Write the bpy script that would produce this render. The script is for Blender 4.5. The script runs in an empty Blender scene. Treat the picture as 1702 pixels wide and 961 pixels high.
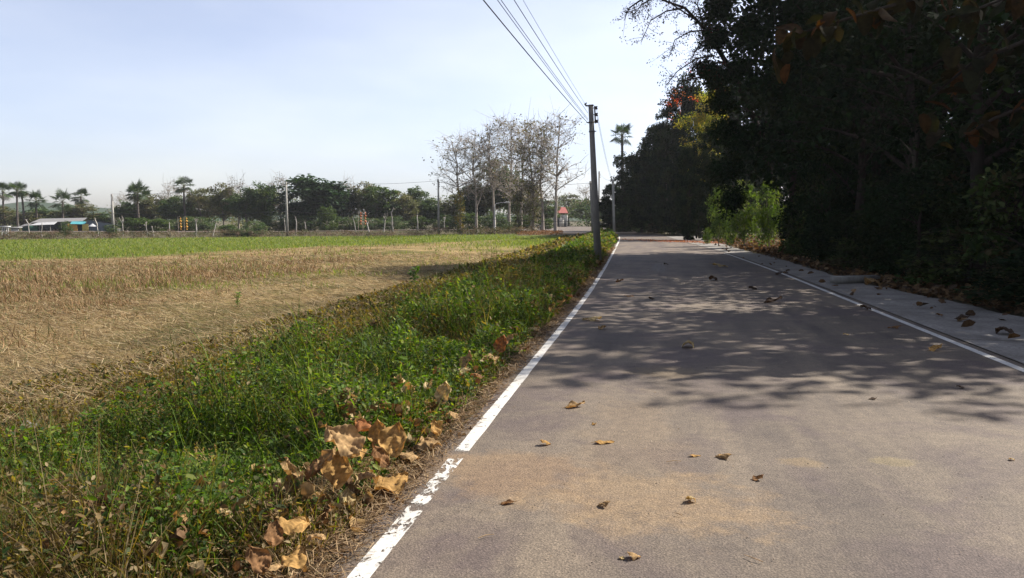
import bpy, math, random
import numpy as np
from mathutils import Vector, Matrix, Euler

# ------------------------------------------------------------------ camera, sky, sun, exposure
SC = bpy.context.scene
COL = SC.collection
F_PX, H_EYE, HOR = 1250.0, 1.6, 366.0
PITCH = math.atan((480.5 - HOR) / F_PX)
cam_d = bpy.data.cameras.new('camera')
cam = bpy.data.objects.new('camera', cam_d)
COL.objects.link(cam)
cam.location = (0, 0, H_EYE)
cam.rotation_euler = (math.pi / 2 - PITCH, 0, 0)
cam_d.sensor_width = 36.0
cam_d.lens = 36.0 * F_PX / 1702.0
cam_d.clip_start = 0.05
cam_d.clip_end = 12000
SC.camera = cam

SUN_AZ, SUN_EL = math.radians(66), math.radians(41)      # clockwise from +Y, above the horizon
w = bpy.data.worlds.new("World")
SC.world = w
w.use_nodes = True
nt = w.node_tree
nt.nodes.clear()
sky = nt.nodes.new('ShaderNodeTexSky')
sky.sky_type = 'NISHITA'
sky.sun_disc = False
sky.sun_elevation = SUN_EL
sky.sun_rotation = SUN_AZ
sky.altitude = 100
sky.air_density = 1.0
sky.dust_density = 1.3
sky.ozone_density = 1.3
bg = nt.nodes.new('ShaderNodeBackground')
bg.inputs['Strength'].default_value = 0.088
wo = nt.nodes.new('ShaderNodeOutputWorld')
hsv = nt.nodes.new('ShaderNodeHueSaturation')
hsv.inputs['Saturation'].default_value = 0.52
nt.links.new(sky.outputs[0], hsv.inputs['Color'])
tc0 = nt.nodes.new('ShaderNodeTexCoord')
mp0 = nt.nodes.new('ShaderNodeMapping')
mp0.inputs['Scale'].default_value = (1.0, 1.0, 3.2)
nz0 = nt.nodes.new('ShaderNodeTexNoise')
nz0.inputs['Scale'].default_value = 2.3
nz0.inputs['Detail'].default_value = 5
rp0 = nt.nodes.new('ShaderNodeValToRGB')
rp0.color_ramp.elements[0].position = .40
rp0.color_ramp.elements[1].position = .72
rp0.color_ramp.elements[0].color = (.84, .86, .98, 1)
rp0.color_ramp.elements[1].color = (1.06, 1.02, 1.06, 1)
mx0 = nt.nodes.new('ShaderNodeMix')
mx0.data_type = 'RGBA'
mx0.blend_type = 'MULTIPLY'
mx0.inputs[0].default_value = 1.0
nt.links.new(tc0.outputs['Generated'], mp0.inputs[0])
nt.links.new(mp0.outputs[0], nz0.inputs['Vector'])
nt.links.new(nz0.outputs[0], rp0.inputs[0])
nt.links.new(hsv.outputs[0], mx0.inputs[6])
nt.links.new(rp0.outputs[0], mx0.inputs[7])
nt.links.new(mx0.outputs[2], bg.inputs[0])
nt.links.new(bg.outputs[0], wo.inputs[0])

sun_d = bpy.data.lights.new('sun', 'SUN')
sun_d.energy = 5.0
sun_d.angle = math.radians(0.53)
sun_d.color = (1.0, 0.93, 0.83)
sun = bpy.data.objects.new('sun', sun_d)
COL.objects.link(sun)
SDIR = Vector((math.sin(SUN_AZ) * math.cos(SUN_EL), math.cos(SUN_AZ) * math.cos(SUN_EL), math.sin(SUN_EL)))
sun.rotation_euler = SDIR.to_track_quat('Z', 'Y').to_euler()
sun.location = (20, 10, 30)

vs = SC.view_settings
vs.view_transform = 'Standard'
vs.look = 'None'
vs.exposure = 1.22
vs.gamma = 1.0
vs.use_curve_mapping = False
SC.render.engine = 'CYCLES'
SC.cycles.max_bounces = 6
SC.cycles.diffuse_bounces = 3
SC.cycles.transmission_bounces = 4
SC.cycles.transparent_max_bounces = 12
SC.cycles.volume_bounces = 0
SC.cycles.use_denoising = True
SC.cycles.sample_clamp_indirect = 4.0

# ------------------------------------------------------------------ frames and small maths
TH = math.radians(10.3)
CS, SN = math.cos(TH), math.sin(TH)
NPR = np.random.default_rng(7)


def wxy(lat, al):
    return lat * CS + al * SN, -lat * SN + al * CS


def lata(X, Y):
    return X * CS - Y * SN, X * SN + Y * CS


def sstep(a, b, x):
    t = np.clip((x - a) / (b - a), 0, 1)
    return t * t * (3 - 2 * t)


_tab = np.random.default_rng(3).random((256, 256))


def vnoise(x, y, f=1.0, o=0.0):
    x = np.asarray(x) * f + 37.3 + o
    y = np.asarray(y) * f + 11.7 + o * 1.7
    xi, yi = np.floor(x).astype(int), np.floor(y).astype(int)
    fx, fy = x - xi, y - yi
    fx, fy = fx * fx * (3 - 2 * fx), fy * fy * (3 - 2 * fy)
    g = lambda i, j: _tab[i % 256, j % 256]
    return (g(xi, yi) * (1 - fx) + g(xi + 1, yi) * fx) * (1 - fy) + (g(xi, yi + 1) * (1 - fx) + g(xi + 1, yi + 1) * fx) * fy


def fbm(x, y, f=1.0, o=0.0, n=3):
    s, a, t = 0, 1.0, 0
    for k in range(n):
        s = s + a * vnoise(x, y, f * 2 ** k, o + 5.1 * k)
        t += a
        a *= 0.55
    return s / t


# edges of the carriageway in road coordinates: lateral offset against distance along
LE_A = [-30, 13, 17.6, 25.5, 37.5, 59.7, 73, 78, 82.6, 89.2, 97, 104, 130, 400]
LE_L = [-1.42, -1.42, -1.47, -1.62, -1.90, -2.45, -3.0, -4.0, -6.0, -11.0, -22, -40, -60, -60]
RE_A = [-30, 22.9, 28.3, 35.9, 50.3, 64.2, 75.8, 95, 120, 160, 400]
RE_L = [4.12, 4.12, 4.03, 3.86, 3.0, 2.2, 1.6, 1.0, -3.0, -9.0, -20]
left_edge = lambda a: np.interp(a, LE_A, LE_L)
right_edge = lambda a: np.interp(a, RE_A, RE_L)
FR0, FR1 = np.array([20.0, 119.0]), np.array([-260.0, 141.0])   # centre line of the crossing road


def fr_dist(X, Y):
    d = FR1 - FR0
    L = np.hypot(*d)
    d = d / L
    t = np.clip((X - FR0[0]) * d[0] + (Y - FR0[1]) * d[1], 0, L)
    return np.hypot(X - FR0[0] - t * d[0], Y - FR0[1] - t * d[1])


def terrain(X, Y):
    X = np.asarray(X, float)
    Y = np.asarray(Y, float)
    la, al = lata(X, Y)
    dl = left_edge(np.minimum(al, 76)) - la
    dr = la - right_edge(al)
    z = -0.06 - 0.20 * sstep(0.2, 4.0, dl) - 0.55 * sstep(4.0, 42, dl)
    z = z + 0.45 * sstep(1.6, 7.0, dr)
    w1 = 1 - sstep(4.4, 7.0, fr_dist(X, Y))
    w2 = sstep(76, 90, al) * sstep(-34, -16, la) * (1 - sstep(150, 165, al))
    w2 = w2 * (1 - sstep(6, 9, la))
    ww = np.maximum(w1, w2)
    z = z * (1 - ww) + (0.02 - 0.37 * sstep(8, 45, -X)) * ww
    z = z + 0.03 * (vnoise(X, Y, 0.35) - 0.5) * sstep(0.5, 3, dl)
    return z


def ray(px, py):
    dx, dy = (px - 851) / F_PX, -(py - 480.5) / F_PX
    return np.array([dx, math.cos(PITCH) + dy * math.sin(PITCH), -math.sin(PITCH) + dy * math.cos(PITCH)])


def ground_pt(px, py, z0=None):
    d = ray(px, py)
    z = 0.0 if z0 is None else z0
    for _ in range(12):
        t = (z - H_EYE) / d[2]
        X, Y = d[0] * t, d[1] * t
        if z0 is not None:
            break
        z = 0.5 * z + 0.5 * float(terrain(X, Y))
    return X, Y, z


def at_dist(px, D):
    """ground position at depth D under picture column px"""
    X = (px - 851) / F_PX * D * math.cos(PITCH) * 1.004
    return X, D, float(terrain(X, D))


def height_at(py, D):
    return H_EYE + (HOR - py) * D / F_PX


# ------------------------------------------------------------------ mesh building
class MB:
    def __init__(s):
        s.v, s.c, s.f3, s.f4, s.n = [], [], [], [], 0

    def add(s, v, f, c=(1, 1, 1)):
        v = np.asarray(v, float).reshape(-1, 3)
        f = np.asarray(f, int)
        c = np.asarray(c, float)
        if c.ndim == 1:
            c = np.tile(c, (len(v), 1))
        s.v.append(v)
        s.c.append(c)
        (s.f3 if f.shape[1] == 3 else s.f4).append(f + s.n)
        s.n += len(v)

    def scatter(s, T, Fc, pos, R, S, col, shade=None):
        """T template (k,3); pos (N,3); R (N,3,3); S (N,3); col (N,3)"""
        N, k = len(pos), len(T)
        if N == 0:
            return
        V = T[None] * S[:, None, :]
        V = np.einsum('nij,nkj->nki', R, V) + pos[:, None, :]
        Fa = (Fc[None] + (np.arange(N) * k)[:, None, None]).reshape(-1, Fc.shape[1])
        C = np.repeat(col, k, axis=0)
        s.add(V.reshape(-1, 3), Fa, C)

    def mesh(s, name, mats, smooth=False):
        V = np.concatenate(s.v)
        C = np.concatenate(s.c)
        f3 = np.concatenate(s.f3) if s.f3 else np.zeros((0, 3), int)
        f4 = np.concatenate(s.f4) if s.f4 else np.zeros((0, 4), int)
        me = bpy.data.meshes.new(name)
        me.vertices.add(len(V))
        me.vertices.foreach_set('co', V.astype(np.float32).ravel())
        li = np.concatenate([f3.ravel(), f4.ravel()]).astype(np.int32)
        me.loops.add(len(li))
        me.loops.foreach_set('vertex_index', li)
        tot = np.concatenate([np.full(len(f3), 3), np.full(len(f4), 4)]).astype(np.int32)
        st = np.concatenate([[0], np.cumsum(tot)[:-1]]).astype(np.int32)
        me.polygons.add(len(tot))
        me.polygons.foreach_set('loop_start', st)
        me.polygons.foreach_set('loop_total', tot)
        if smooth:
            me.polygons.foreach_set('use_smooth', np.ones(len(tot), bool))
        a = me.color_attributes.new('Col', 'FLOAT_COLOR', 'POINT')
        a.data.foreach_set('color', np.concatenate([C, np.ones((len(C), 1))], 1).astype(np.float32).ravel())
        me.update(calc_edges=True)
        me.validate()
        me.materials.append(mats)
        return me

    # ---- solid helpers
    def tube(s, pts, rad, sides=6, col=(1, 1, 1), cap=True):
        pts = np.asarray(pts, float)
        n = len(pts)
        rad = np.broadcast_to(np.asarray(rad, float), (n,))
        d = np.gradient(pts, axis=0)
        d /= np.linalg.norm(d, axis=1)[:, None] + 1e-9
        ref = np.array([1.0, 0, 0]) if abs(d[0][2]) > 0.8 else np.array([0, 0, 1.0])
        V = []
        a = np.arange(sides) * 2 * math.pi / sides
        for i in range(n):
            u = ref - d[i] * np.dot(ref, d[i])
            u /= np.linalg.norm(u) + 1e-9
            ref = u
            v = np.cross(d[i], u)
            V.append(pts[i] + rad[i] * (np.cos(a)[:, None] * u + np.sin(a)[:, None] * v))
        V = np.concatenate(V)
        i, j = np.meshgrid(np.arange(n - 1), np.arange(sides), indexing='ij')
        i, j = i.ravel(), j.ravel()
        k = (j + 1) % sides
        f = np.stack([i * sides + j, i * sides + k, (i + 1) * sides + k, (i + 1) * sides + j], 1)
        s.add(V, f, col)
        if cap:
            for q, rr in ((0, -1), (n - 1, 1)):
                Vc = np.concatenate([V[q * sides:(q + 1) * sides], [pts[q]]])
                jj = np.arange(sides)
                kk = (jj + 1) % sides
                ff = np.stack([jj, kk, np.full(sides, sides)], 1)
                s.add(Vc, ff if rr > 0 else ff[:, ::-1], col)

    def box(s, c, size, col=(1, 1, 1), rz=0.0, taper=1.0):
        x, y, z = np.asarray(size) / 2.0
        V = np.array([[-x, -y, -z], [x, -y, -z], [x, y, -z], [-x, y, -z],
                      [-x * taper, -y * taper, z], [x * taper, -y * taper, z], [x * taper, y * taper, z], [-x * taper, y * taper, z]])
        cr, sr = math.cos(rz), math.sin(rz)
        V = V @ np.array([[cr, sr, 0], [-sr, cr, 0], [0, 0, 1]])
        f = [[0, 3, 2, 1], [4, 5, 6, 7], [0, 1, 5, 4], [1, 2, 6, 5], [2, 3, 7, 6], [3, 0, 4, 7]]
        s.add(V + np.asarray(c), f, col)

    def poly(s, pts, col=(1, 1, 1)):
        """a convex sheet given by 3 or 4 points"""
        s.add(pts, [list(range(len(pts)))], col)


def grid_faces(nx, ny):
    i, j = np.meshgrid(np.arange(nx - 1), np.arange(ny - 1), indexing='ij')
    i, j = i.ravel(), j.ravel()
    return np.stack([i * ny + j, (i + 1) * ny + j, (i + 1) * ny + j + 1, i * ny + j + 1], 1)


def link(name, me, parent=None, loc=None):
    o = bpy.data.objects.new(name, me)
    COL.objects.link(o)
    if parent:
        o.parent = parent
    if loc is not None:
        o.location = loc
    return o


def tag(o, label, cat, group=None):
    o['label'] = label
    o['category'] = cat
    if group:
        o['group'] = group
    return o


def empty(name, label, cat, loc=(0, 0, 0), rz=0.0, group=None):
    o = bpy.data.objects.new(name, None)
    COL.objects.link(o)
    o.location = loc
    o.rotation_euler = (0, 0, rz)
    o.empty_display_size = 0.2
    return tag(o, label, cat, group)


def structure(name, me):
    o = link(name, me)
    o['kind'] = 'structure'
    return o


def stuff(name, me, label=None, cat=None):
    o = link(name, me)
    o['kind'] = 'stuff'
    if label:
        tag(o, label, cat)
    return o


def rots(yaw, pitch, roll):
    """Rz(yaw) Rx(pitch) Ry(roll), vectorised; template +Y is the leaf axis, +Z its face"""
    cy, sy, cp, sp, cr, sr = np.cos(yaw), np.sin(yaw), np.cos(pitch), np.sin(pitch), np.cos(roll), np.sin(roll)
    N = len(yaw)
    Z = np.zeros((N, 3, 3)); X = np.zeros((N, 3, 3)); Y = np.zeros((N, 3, 3))
    Z[:, 0, 0] = cy; Z[:, 0, 1] = -sy; Z[:, 1, 0] = sy; Z[:, 1, 1] = cy; Z[:, 2, 2] = 1
    X[:, 0, 0] = 1; X[:, 1, 1] = cp; X[:, 1, 2] = -sp; X[:, 2, 1] = sp; X[:, 2, 2] = cp
    Y[:, 1, 1] = 1; Y[:, 0, 0] = cr; Y[:, 0, 2] = sr; Y[:, 2, 0] = -sr; Y[:, 2, 2] = cr
    return Z @ X @ Y


LEAF_T = np.array([[0, 0, 0], [.27, .3, .07], [.25, .68, .05], [0, 1, -.08], [-.25, .68, .05], [-.27, .3, .07]])
LEAF_F = np.array([[0, 1, 2, 3], [0, 3, 4, 5]])
BLADE_T = np.array([[-.5, 0, 0], [.5, 0, 0], [-.42, .06, .42], [.42, .06, .42], [-.26, .22, .78], [.26, .22, .78], [-.03, .42, 1.0], [.03, .42, 1.0]])
BLADE_F = np.array([[0, 1, 3, 2], [2, 3, 5, 4], [4, 5, 7, 6]])
STRAW_T = np.array([[-.5, 0, 0], [.5, 0, 0], [.4, 1, .1], [-.4, 1, .1]])
STRAW_F = np.array([[0, 1, 2, 3]])


ALB = 0.62


def pick(cols, n, rng, jit=0.25):
    cols = np.asarray(cols, float) * ALB
    c = cols[rng.integers(0, len(cols), n)]
    return np.clip(c * (1 + jit * (rng.random((n, 1)) * 2 - 1)), 0, 1)


# ------------------------------------------------------------------ materials
def new_mat(name):
    m = bpy.data.materials.new(name)
    m.use_nodes = True
    n = m.node_tree
    n.nodes.clear()
    out = n.nodes.new('ShaderNodeOutputMaterial')
    return m, n, out


class N:
    """tiny node helper"""
    def __init__(s, nt):
        s.t = nt

    def __call__(s, typ, ins=None, **kw):
        n = s.t.nodes.new(typ)
        for k, v in kw.items():
            setattr(n, k, v)
        for k, v in (ins or {}).items():
            if hasattr(v, 'is_output') or isinstance(v, bpy.types.NodeSocket):
                s.t.links.new(v, n.inputs[k])
            else:
                n.inputs[k].default_value = v
        return n

    def noise(s, vec, scale, detail=4, rough=.55, dist=0.0):
        return s('ShaderNodeTexNoise', {'Vector': vec, 'Scale': scale, 'Detail': detail, 'Roughness': rough, 'Distortion': dist}).outputs[0]

    def ramp(s, fac, a, b, c0=(0, 0, 0, 1), c1=(1, 1, 1, 1)):
        r = s('ShaderNodeValToRGB', {0: fac})
        r.color_ramp.elements[0].position = a
        r.color_ramp.elements[1].position = b
        r.color_ramp.elements[0].color = c0
        r.color_ramp.elements[1].color = c1
        return r.outputs[0]

    def mix(s, fac, a, b, mode='MIX'):
        n = s('ShaderNodeMix', data_type='RGBA', blend_type=mode)
        for k, v in ((0, fac), (6, a), (7, b)):
            if isinstance(v, bpy.types.NodeSocket):
                s.t.links.new(v, n.inputs[k])
            else:
                n.inputs[k].default_value = v
        return n.outputs[2]

    def math(s, op, a, b=0.0, c=None, clamp=False):
        n = s('ShaderNodeMath', operation=op, use_clamp=clamp)
        for k, v in enumerate((a, b) if c is None else (a, b, c)):
            if isinstance(v, bpy.types.NodeSocket):
                s.t.links.new(v, n.inputs[k])
            else:
                n.inputs[k].default_value = v
        return n.outputs[0]

    def scalevec(s, vec, sc):
        return s('ShaderNodeMapping', {'Vector': vec, 'Scale': sc}).outputs[0]


def foliage_mat(name, trans=0.3, rough=0.5, tint=(1.35, 1.5, 0.55), spec=0.35, nscale=0):
    m, n, out = new_mat(name)
    q = N(n)
    att = q('ShaderNodeAttribute', attribute_name='Col').outputs['Color']
    col = att
    if nscale:
        tc = q('ShaderNodeTexCoord').outputs['Object']
        ns = q.ramp(q.noise(tc, nscale, 3), .3, .7, (.55, .55, .55, 1), (1.25, 1.25, 1.25, 1))
        col = q.mix(1.0, att, ns, 'MULTIPLY')
    p = q('ShaderNodeBsdfPrincipled', {'Base Color': col, 'Roughness': rough, 'Specular IOR Level': spec})
    tcol = q.mix(1.0, col, (*tint, 1), 'MULTIPLY')
    t = q('ShaderNodeBsdfTranslucent', {'Color': tcol})
    mx = q('ShaderNodeMixShader', {0: trans, 1: p.outputs[0], 2: t.outputs[0]})
    n.links.new(mx.outputs[0], out.inputs[0])
    return m


def solid_mat(name, col, rough=0.8, nscale=8.0, var=0.25, metal=0.0, stretch=(1, 1, 1), bump=0.0, useattr=False, spec=0.3):
    m, n, out = new_mat(name)
    q = N(n)
    tc = q('ShaderNodeTexCoord').outputs['Object']
    v = q.scalevec(tc, stretch)
    ns = q.noise(v, nscale, 5, .6)
    base = q('ShaderNodeAttribute', attribute_name='Col').outputs['Color'] if useattr else (*col, 1)
    k = q.ramp(ns, .3, .72, (1 - var,) * 3 + (1,), (1 + var,) * 3 + (1,))
    c = q.mix(1.0, base, k, 'MULTIPLY')
    p = q('ShaderNodeBsdfPrincipled', {'Base Color': c, 'Roughness': rough, 'Metallic': metal, 'Specular IOR Level': spec})
    if bump:
        b = q('ShaderNodeBump', {'Strength': 0.6, 'Distance': bump, 'Height': ns})
        n.links.new(b.outputs[0], p.inputs['Normal'])
    n.links.new(p.outputs[0], out.inputs[0])
    return m


M = {}
M['leaf'] = foliage_mat('green_foliage', 0.42, 0.6, (1.7, 1.8, .4), 0.1)
M['weed'] = foliage_mat('verge_weed_leaf', 0.40, 0.6, (1.8, 1.9, .35), 0.16)
M['dry'] = foliage_mat('dry_grass', 0.22, 0.7, (1.2, 1.0, .7), 0.2)
M['farleaf'] = foliage_mat('far_foliage', 0.25, 0.6, spec=0.15)
M['dark'] = foliage_mat('shaded_forest_leaf', 0.08, 0.8, (1.2, 1.5, .5), 0.03)
M['teakleaf'] = foliage_mat('teak_leaf', 0.25, 0.9, (1.5, 1.3, .5), 0.03, nscale=14)
M['dead'] = foliage_mat('dead_leaf', 0.25, 0.8, (1.3, .95, .5), 0.08, nscale=28)
M['bark'] = solid_mat('bark', (.16, .12, .09), .9, 6, .45, stretch=(1, 1, .25), bump=.02, useattr=True, spec=.04)
M['concrete'] = solid_mat('weathered_concrete', (.24, .23, .21), .85, 5, .28, bump=.004, stretch=(1, 1, .4))
M['dconcrete'] = solid_mat('shaded_concrete', (.17, .16, .14), .85, 5, .3, bump=.004, stretch=(1, 1, .4))  # darker copy of the concrete; the poles' backlit silhouette is put into its colour
M['wire'] = solid_mat('black_cable', (.02, .02, .02), .6, 3, .1)
M['metal'] = solid_mat('dull_steel', (.12, .12, .12), .5, 9, .2, metal=.6)
M['ceramic'] = solid_mat('brown_glazed_ceramic', (.05, .03, .025), .3, 9, .2)
M['white'] = solid_mat('faded_white_paint', (.5, .5, .49), .6, 3, .12)


def ground_mat():
    m, n, out = new_mat('soil')
    q = N(n)
    tc = q('ShaderNodeTexCoord').outputs['Object']
    a = q.noise(tc, .8, 6, .6)
    b = q.noise(tc, 22, 5, .65)
    c = q.ramp(a, .35, .65, (.06, .05, .03, 1), (.14, .105, .065, 1))
    c2 = q.mix(q.ramp(b, .4, .62), c, (.045, .05, .02, 1))
    bp = q('ShaderNodeBump', {'Strength': 1.0, 'Distance': .03, 'Height': b})
    p = q('ShaderNodeBsdfPrincipled', {'Base Color': c2, 'Roughness': .95, 'Specular IOR Level': .1, 'Normal': bp.outputs[0]})
    n.links.new(p.outputs[0], out.inputs[0])
    return m


def field_mat():
    """the colours of the crop itself: cut straw by the verge, standing stubble, then young green rows"""
    m, n, out = new_mat('field_cover')
    q = N(n)
    att = q('ShaderNodeAttribute', attribute_name='Col').outputs['Color']
    tc = q('ShaderNodeTexCoord').outputs['Object']
    st = q.scalevec(tc, (9, 2.2, 1))
    a = q.noise(tc, 1.1, 5, .65, .4)
    b = q.noise(st, 3.0, 6, .7)
    f = q.noise(tc, 34, 4, .7)
    k = q.ramp(a, .32, .68, (.66, .66, .66, 1), (1.28, 1.24, 1.2, 1))
    c = q.mix(1.0, att, k, 'MULTIPLY')
    k2 = q.ramp(b, .3, .7, (.6, .58, .55, 1), (1.35, 1.35, 1.35, 1))
    c = q.mix(1.0, c, k2, 'MULTIPLY')
    k3 = q.ramp(f, .35, .65, (.62, .6, .55, 1), (1.3, 1.3, 1.3, 1))
    c = q.mix(1.0, c, k3, 'MULTIPLY')
    h = q.math('ADD', b, f)
    bp = q('ShaderNodeBump', {'Strength': 1.0, 'Distance': .05, 'Height': h})
    p = q('ShaderNodeBsdfPrincipled', {'Base Color': c, 'Roughness': .95, 'Specular IOR Level': .05, 'Normal': bp.outputs[0]})
    n.links.new(p.outputs[0], out.inputs[0])
    return m


def spot(q, tc, x, y, rx, ry, wob=.35, nscale=3.0, rot=0.0):
    """soft stain mask centred on road coordinates"""
    mp = q('ShaderNodeMapping', {'Vector': tc, 'Location': (-x, -y, 0)}).outputs[0]
    if rot:
        mp = q('ShaderNodeMapping', {'Vector': mp, 'Rotation': (0, 0, rot)}).outputs[0]
    mp = q.scalevec(mp, (1 / rx, 1 / ry, 0))
    ln = q('ShaderNodeVectorMath', {0: mp}, operation='LENGTH').outputs['Value']
    ns = q.noise(tc, nscale, 5, .65)
    v = q.math('ADD', ln, q.math('MULTIPLY', q.math('SUBTRACT', ns, .5), wob * 4))
    return q.ramp(v, .55, 1.15, (1, 1, 1, 1), (0, 0, 0, 1))


def asphalt_mat():
    m, n, out = new_mat('worn_asphalt')
    q = N(n)
    tc = q('ShaderNodeTexCoord').outputs['Object']
    big = q.noise(tc, .55, 5, .6, .3)
    lane = q.noise(q.scalevec(tc, (1.6, .12, 1)), 1.2, 4, .55)
    fine = q.noise(tc, 75, 3, .75)
    grit = q('ShaderNodeTexVoronoi', {'Vector': tc, 'Scale': 95}).outputs['Distance']
    pits = q.noise(tc, 26, 4, .8)
    c = q.ramp(big, .34, .66, (.125, .108, .102, 1), (.26, .225, .19, 1))
    c = q.mix(q.ramp(lane, .42, .62, c1=(.8, .8, .8, 1)), c, (.285, .245, .20, 1))
    # purplish fresh binder where the dust is thin
    pur = q.noise(tc, .9, 4, .6, .6)
    c = q.mix(q.ramp(pur, .48, .62, c1=(.75, .75, .75, 1)), c, (.150, .122, .128, 1))
    # washed-out streaks
    wash = q.noise(q.scalevec(tc, (1, 2.4, 1)), 1.3, 6, .7, 1.2)
    c = q.mix(q.ramp(wash, .60, .78, c1=(.4, .4, .4, 1)), c, (.33, .30, .255, 1))
    # sand washed over the road by the verge, damp rims, and two yellow patches
    s1 = q.math('MULTIPLY', q.math('MULTIPLY', spot(q, tc, .0, 4.25, .85, .55, .7, 2.6), q.ramp(q.noise(tc, 9, 6, .75), .36, .62, (.5, .5, .5, 1))), 1.0)
    c = q.mix(s1, c, (.36, .275, .18, 1))
    s1b = q.math('MULTIPLY', spot(q, tc, -.9, 4.6, .75, .5, .5, 3), .6)
    c = q.mix(s1b, c, (.36, .26, .16, 1))
    s1c = q.math('MULTIPLY', spot(q, tc, -.1, 5.4, .45, 1.6, .5, 2.3), .35)
    c = q.mix(s1c, c, (.34, .27, .19, 1))
    s2 = spot(q, tc, 1.02, 5.13, .17, .12, .32, 14)
    c = q.mix(q.math('MULTIPLY', s2, .38), c, (.40, .30, .15, 1))
    s3 = spot(q, tc, 1.62, 5.25, .17, .12, .3, 15)
    c = q.mix(q.math('MULTIPLY', s3, .38), c, (.40, .34, .17, 1))
    s4 = spot(q, tc, .2, 8.0, .5, .4, .3, 6)
    c = q.mix(q.math('MULTIPLY', s4, .3), c, (.40, .32, .17, 1))
    s5 = spot(q, tc, .35, 26, .30, 3.0, .2, 3)
    c = q.mix(q.math('MULTIPLY', s5, .4), c, (.33, .33, .33, 1))
    # dark specks where the aggregate has broken out
    spk = q.math('MULTIPLY', q.ramp(pits, .60, .68), q.ramp(q.noise(tc, 1.7, 3), .42, .6))
    c = q.mix(q.math('MULTIPLY', spk, .6), c, (.055, .048, .045, 1))
    k = q.ramp(fine, .28, .72, (.48, .48, .48, 1), (1.55, 1.52, 1.48, 1))
    c = q.mix(1.0, c, k, 'MULTIPLY')
    mid = q.noise(tc, 11, 6, .75, .3)
    c = q.mix(1.0, c, q.ramp(mid, .32, .68, (.78, .77, .78, 1), (1.2, 1.19, 1.16, 1)), 'MULTIPLY')
    k = q.ramp(grit, .0, .6, (1.3, 1.3, 1.3, 1), (.82, .82, .82, 1))
    c = q.mix(1.0, c, k, 'MULTIPLY')
    c = q.mix(1.0, c, (.50, .468, .425, 1), 'MULTIPLY')
    h = q.math('ADD', fine, q.math('MULTIPLY', grit, -.6))
    bp = q('ShaderNodeBump', {'Strength': .6, 'Distance': .006, 'Height': h})
    p = q('ShaderNodeBsdfPrincipled', {'Base Color': c, 'Roughness': .82, 'Specular IOR Level': .3, 'Normal': bp.outputs[0]})
    n.links.new(p.outputs[0], out.inputs[0])
    return m


def line_mat():
    m, n, out = new_mat('road_paint')
    q = N(n)
    tc = q('ShaderNodeTexCoord').outputs['Object']
    sep = q('ShaderNodeSeparateXYZ', {0: tc})
    c = q.ramp(q.noise(tc, 2.5, 5, .6), .3, .75, (.38, .365, .33, 1), (.54, .53, .50, 1))
    c = q.mix(q.ramp(q.noise(tc, 40, 3), .55, .72, c1=(.5, .5, .5, 1)), c, (.2, .18, .15, 1))
    c = q.mix(q.ramp(q.noise(tc, 5, 6, .7), .5, .75, c1=(.5, .5, .5, 1)), c, (.27, .24, .19, 1))
    chip = q.noise(q.scalevec(tc, (1, .55, 1)), 17, 5, .7, .5)
    # heavy wear where the sand washes over, light elsewhere
    y = sep.outputs['Y']
    near = q.math('MULTIPLY', q.ramp(q.math('MULTIPLY', q.math('ABSOLUTE', q.math('SUBTRACT', y, 4.25)), .8), .35, .95, (1, 1, 1, 1), (0, 0, 0, 1)),
                  q.ramp(q.math('MULTIPLY', q.math('ADD', sep.outputs['X'], 0), -1), -.1, .3))
    th = q.math('ADD', chip, q.math('MULTIPLY', near, .135))
    hole = q.ramp(th, .605, .665)
    gap = q.ramp(q.math('ABSOLUTE', q.math('SUBTRACT', q.math('ADD', y, q.math('MULTIPLY', chip, .12)), 4.93)), .07, .10, (1, 1, 1, 1), (0, 0, 0, 1))
    gap = q.math('MULTIPLY', gap, q.math('LESS_THAN', sep.outputs['X'], 0))
    hole = q.math('MAXIMUM', hole, gap)
    p = q('ShaderNodeBsdfPrincipled', {'Base Color': c, 'Roughness': .7, 'Specular IOR Level': .3})
    t = q('ShaderNodeBsdfTransparent')
    mx = q('ShaderNodeMixShader', {0: hole, 1: p.outputs[0], 2: t.outputs[0]})
    n.links.new(mx.outputs[0], out.inputs[0])
    return m


def shoulder_mat():
    m, n, out = new_mat('old_concrete_slab')
    q = N(n)
    tc = q('ShaderNodeTexCoord').outputs['Object']
    sep = q('ShaderNodeSeparateXYZ', {0: tc})
    c = q.ramp(q.noise(tc, 1.2, 6, .65, .5), .3, .7, (.17, .155, .135, 1), (.36, .335, .30, 1))
    c = q.mix(q.ramp(q.noise(tc, 24, 4, .7), .42, .66, c1=(.6, .6, .6, 1)), c, (.10, .085, .07, 1))
    c = q.mix(1.0, c, (.74, .74, .74, 1), 'MULTIPLY')
    jt = q.math('FRACT', q.math('DIVIDE', sep.outputs['Y'], 3.1))
    j = q.ramp(q.math('ABSOLUTE', q.math('SUBTRACT', jt, .5)), .0, .012, (1, 1, 1, 1), (0, 0, 0, 1))
    c = q.mix(q.math('MULTIPLY', j, .8), c, (.04, .035, .03, 1))
    bp = q('ShaderNodeBump', {'Strength': .6, 'Distance': .01, 'Height': q.noise(tc, 60, 4)})
    p = q('ShaderNodeBsdfPrincipled', {'Base Color': c, 'Roughness': .9, 'Specular IOR Level': .2, 'Normal': bp.outputs[0]})
    n.links.new(p.outputs[0], out.inputs[0])
    return m


M['soil'] = ground_mat()
M['field'] = field_mat()
M['asphalt'] = asphalt_mat()
M['line'] = line_mat()
M['shoulder'] = shoulder_mat()


# ------------------------------------------------------------------ ground, field, roads
def axis(segs):
    out = []
    for a, b, n_ in segs:
        out += list(np.linspace(a, b, n_, endpoint=False))
    return out


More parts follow.
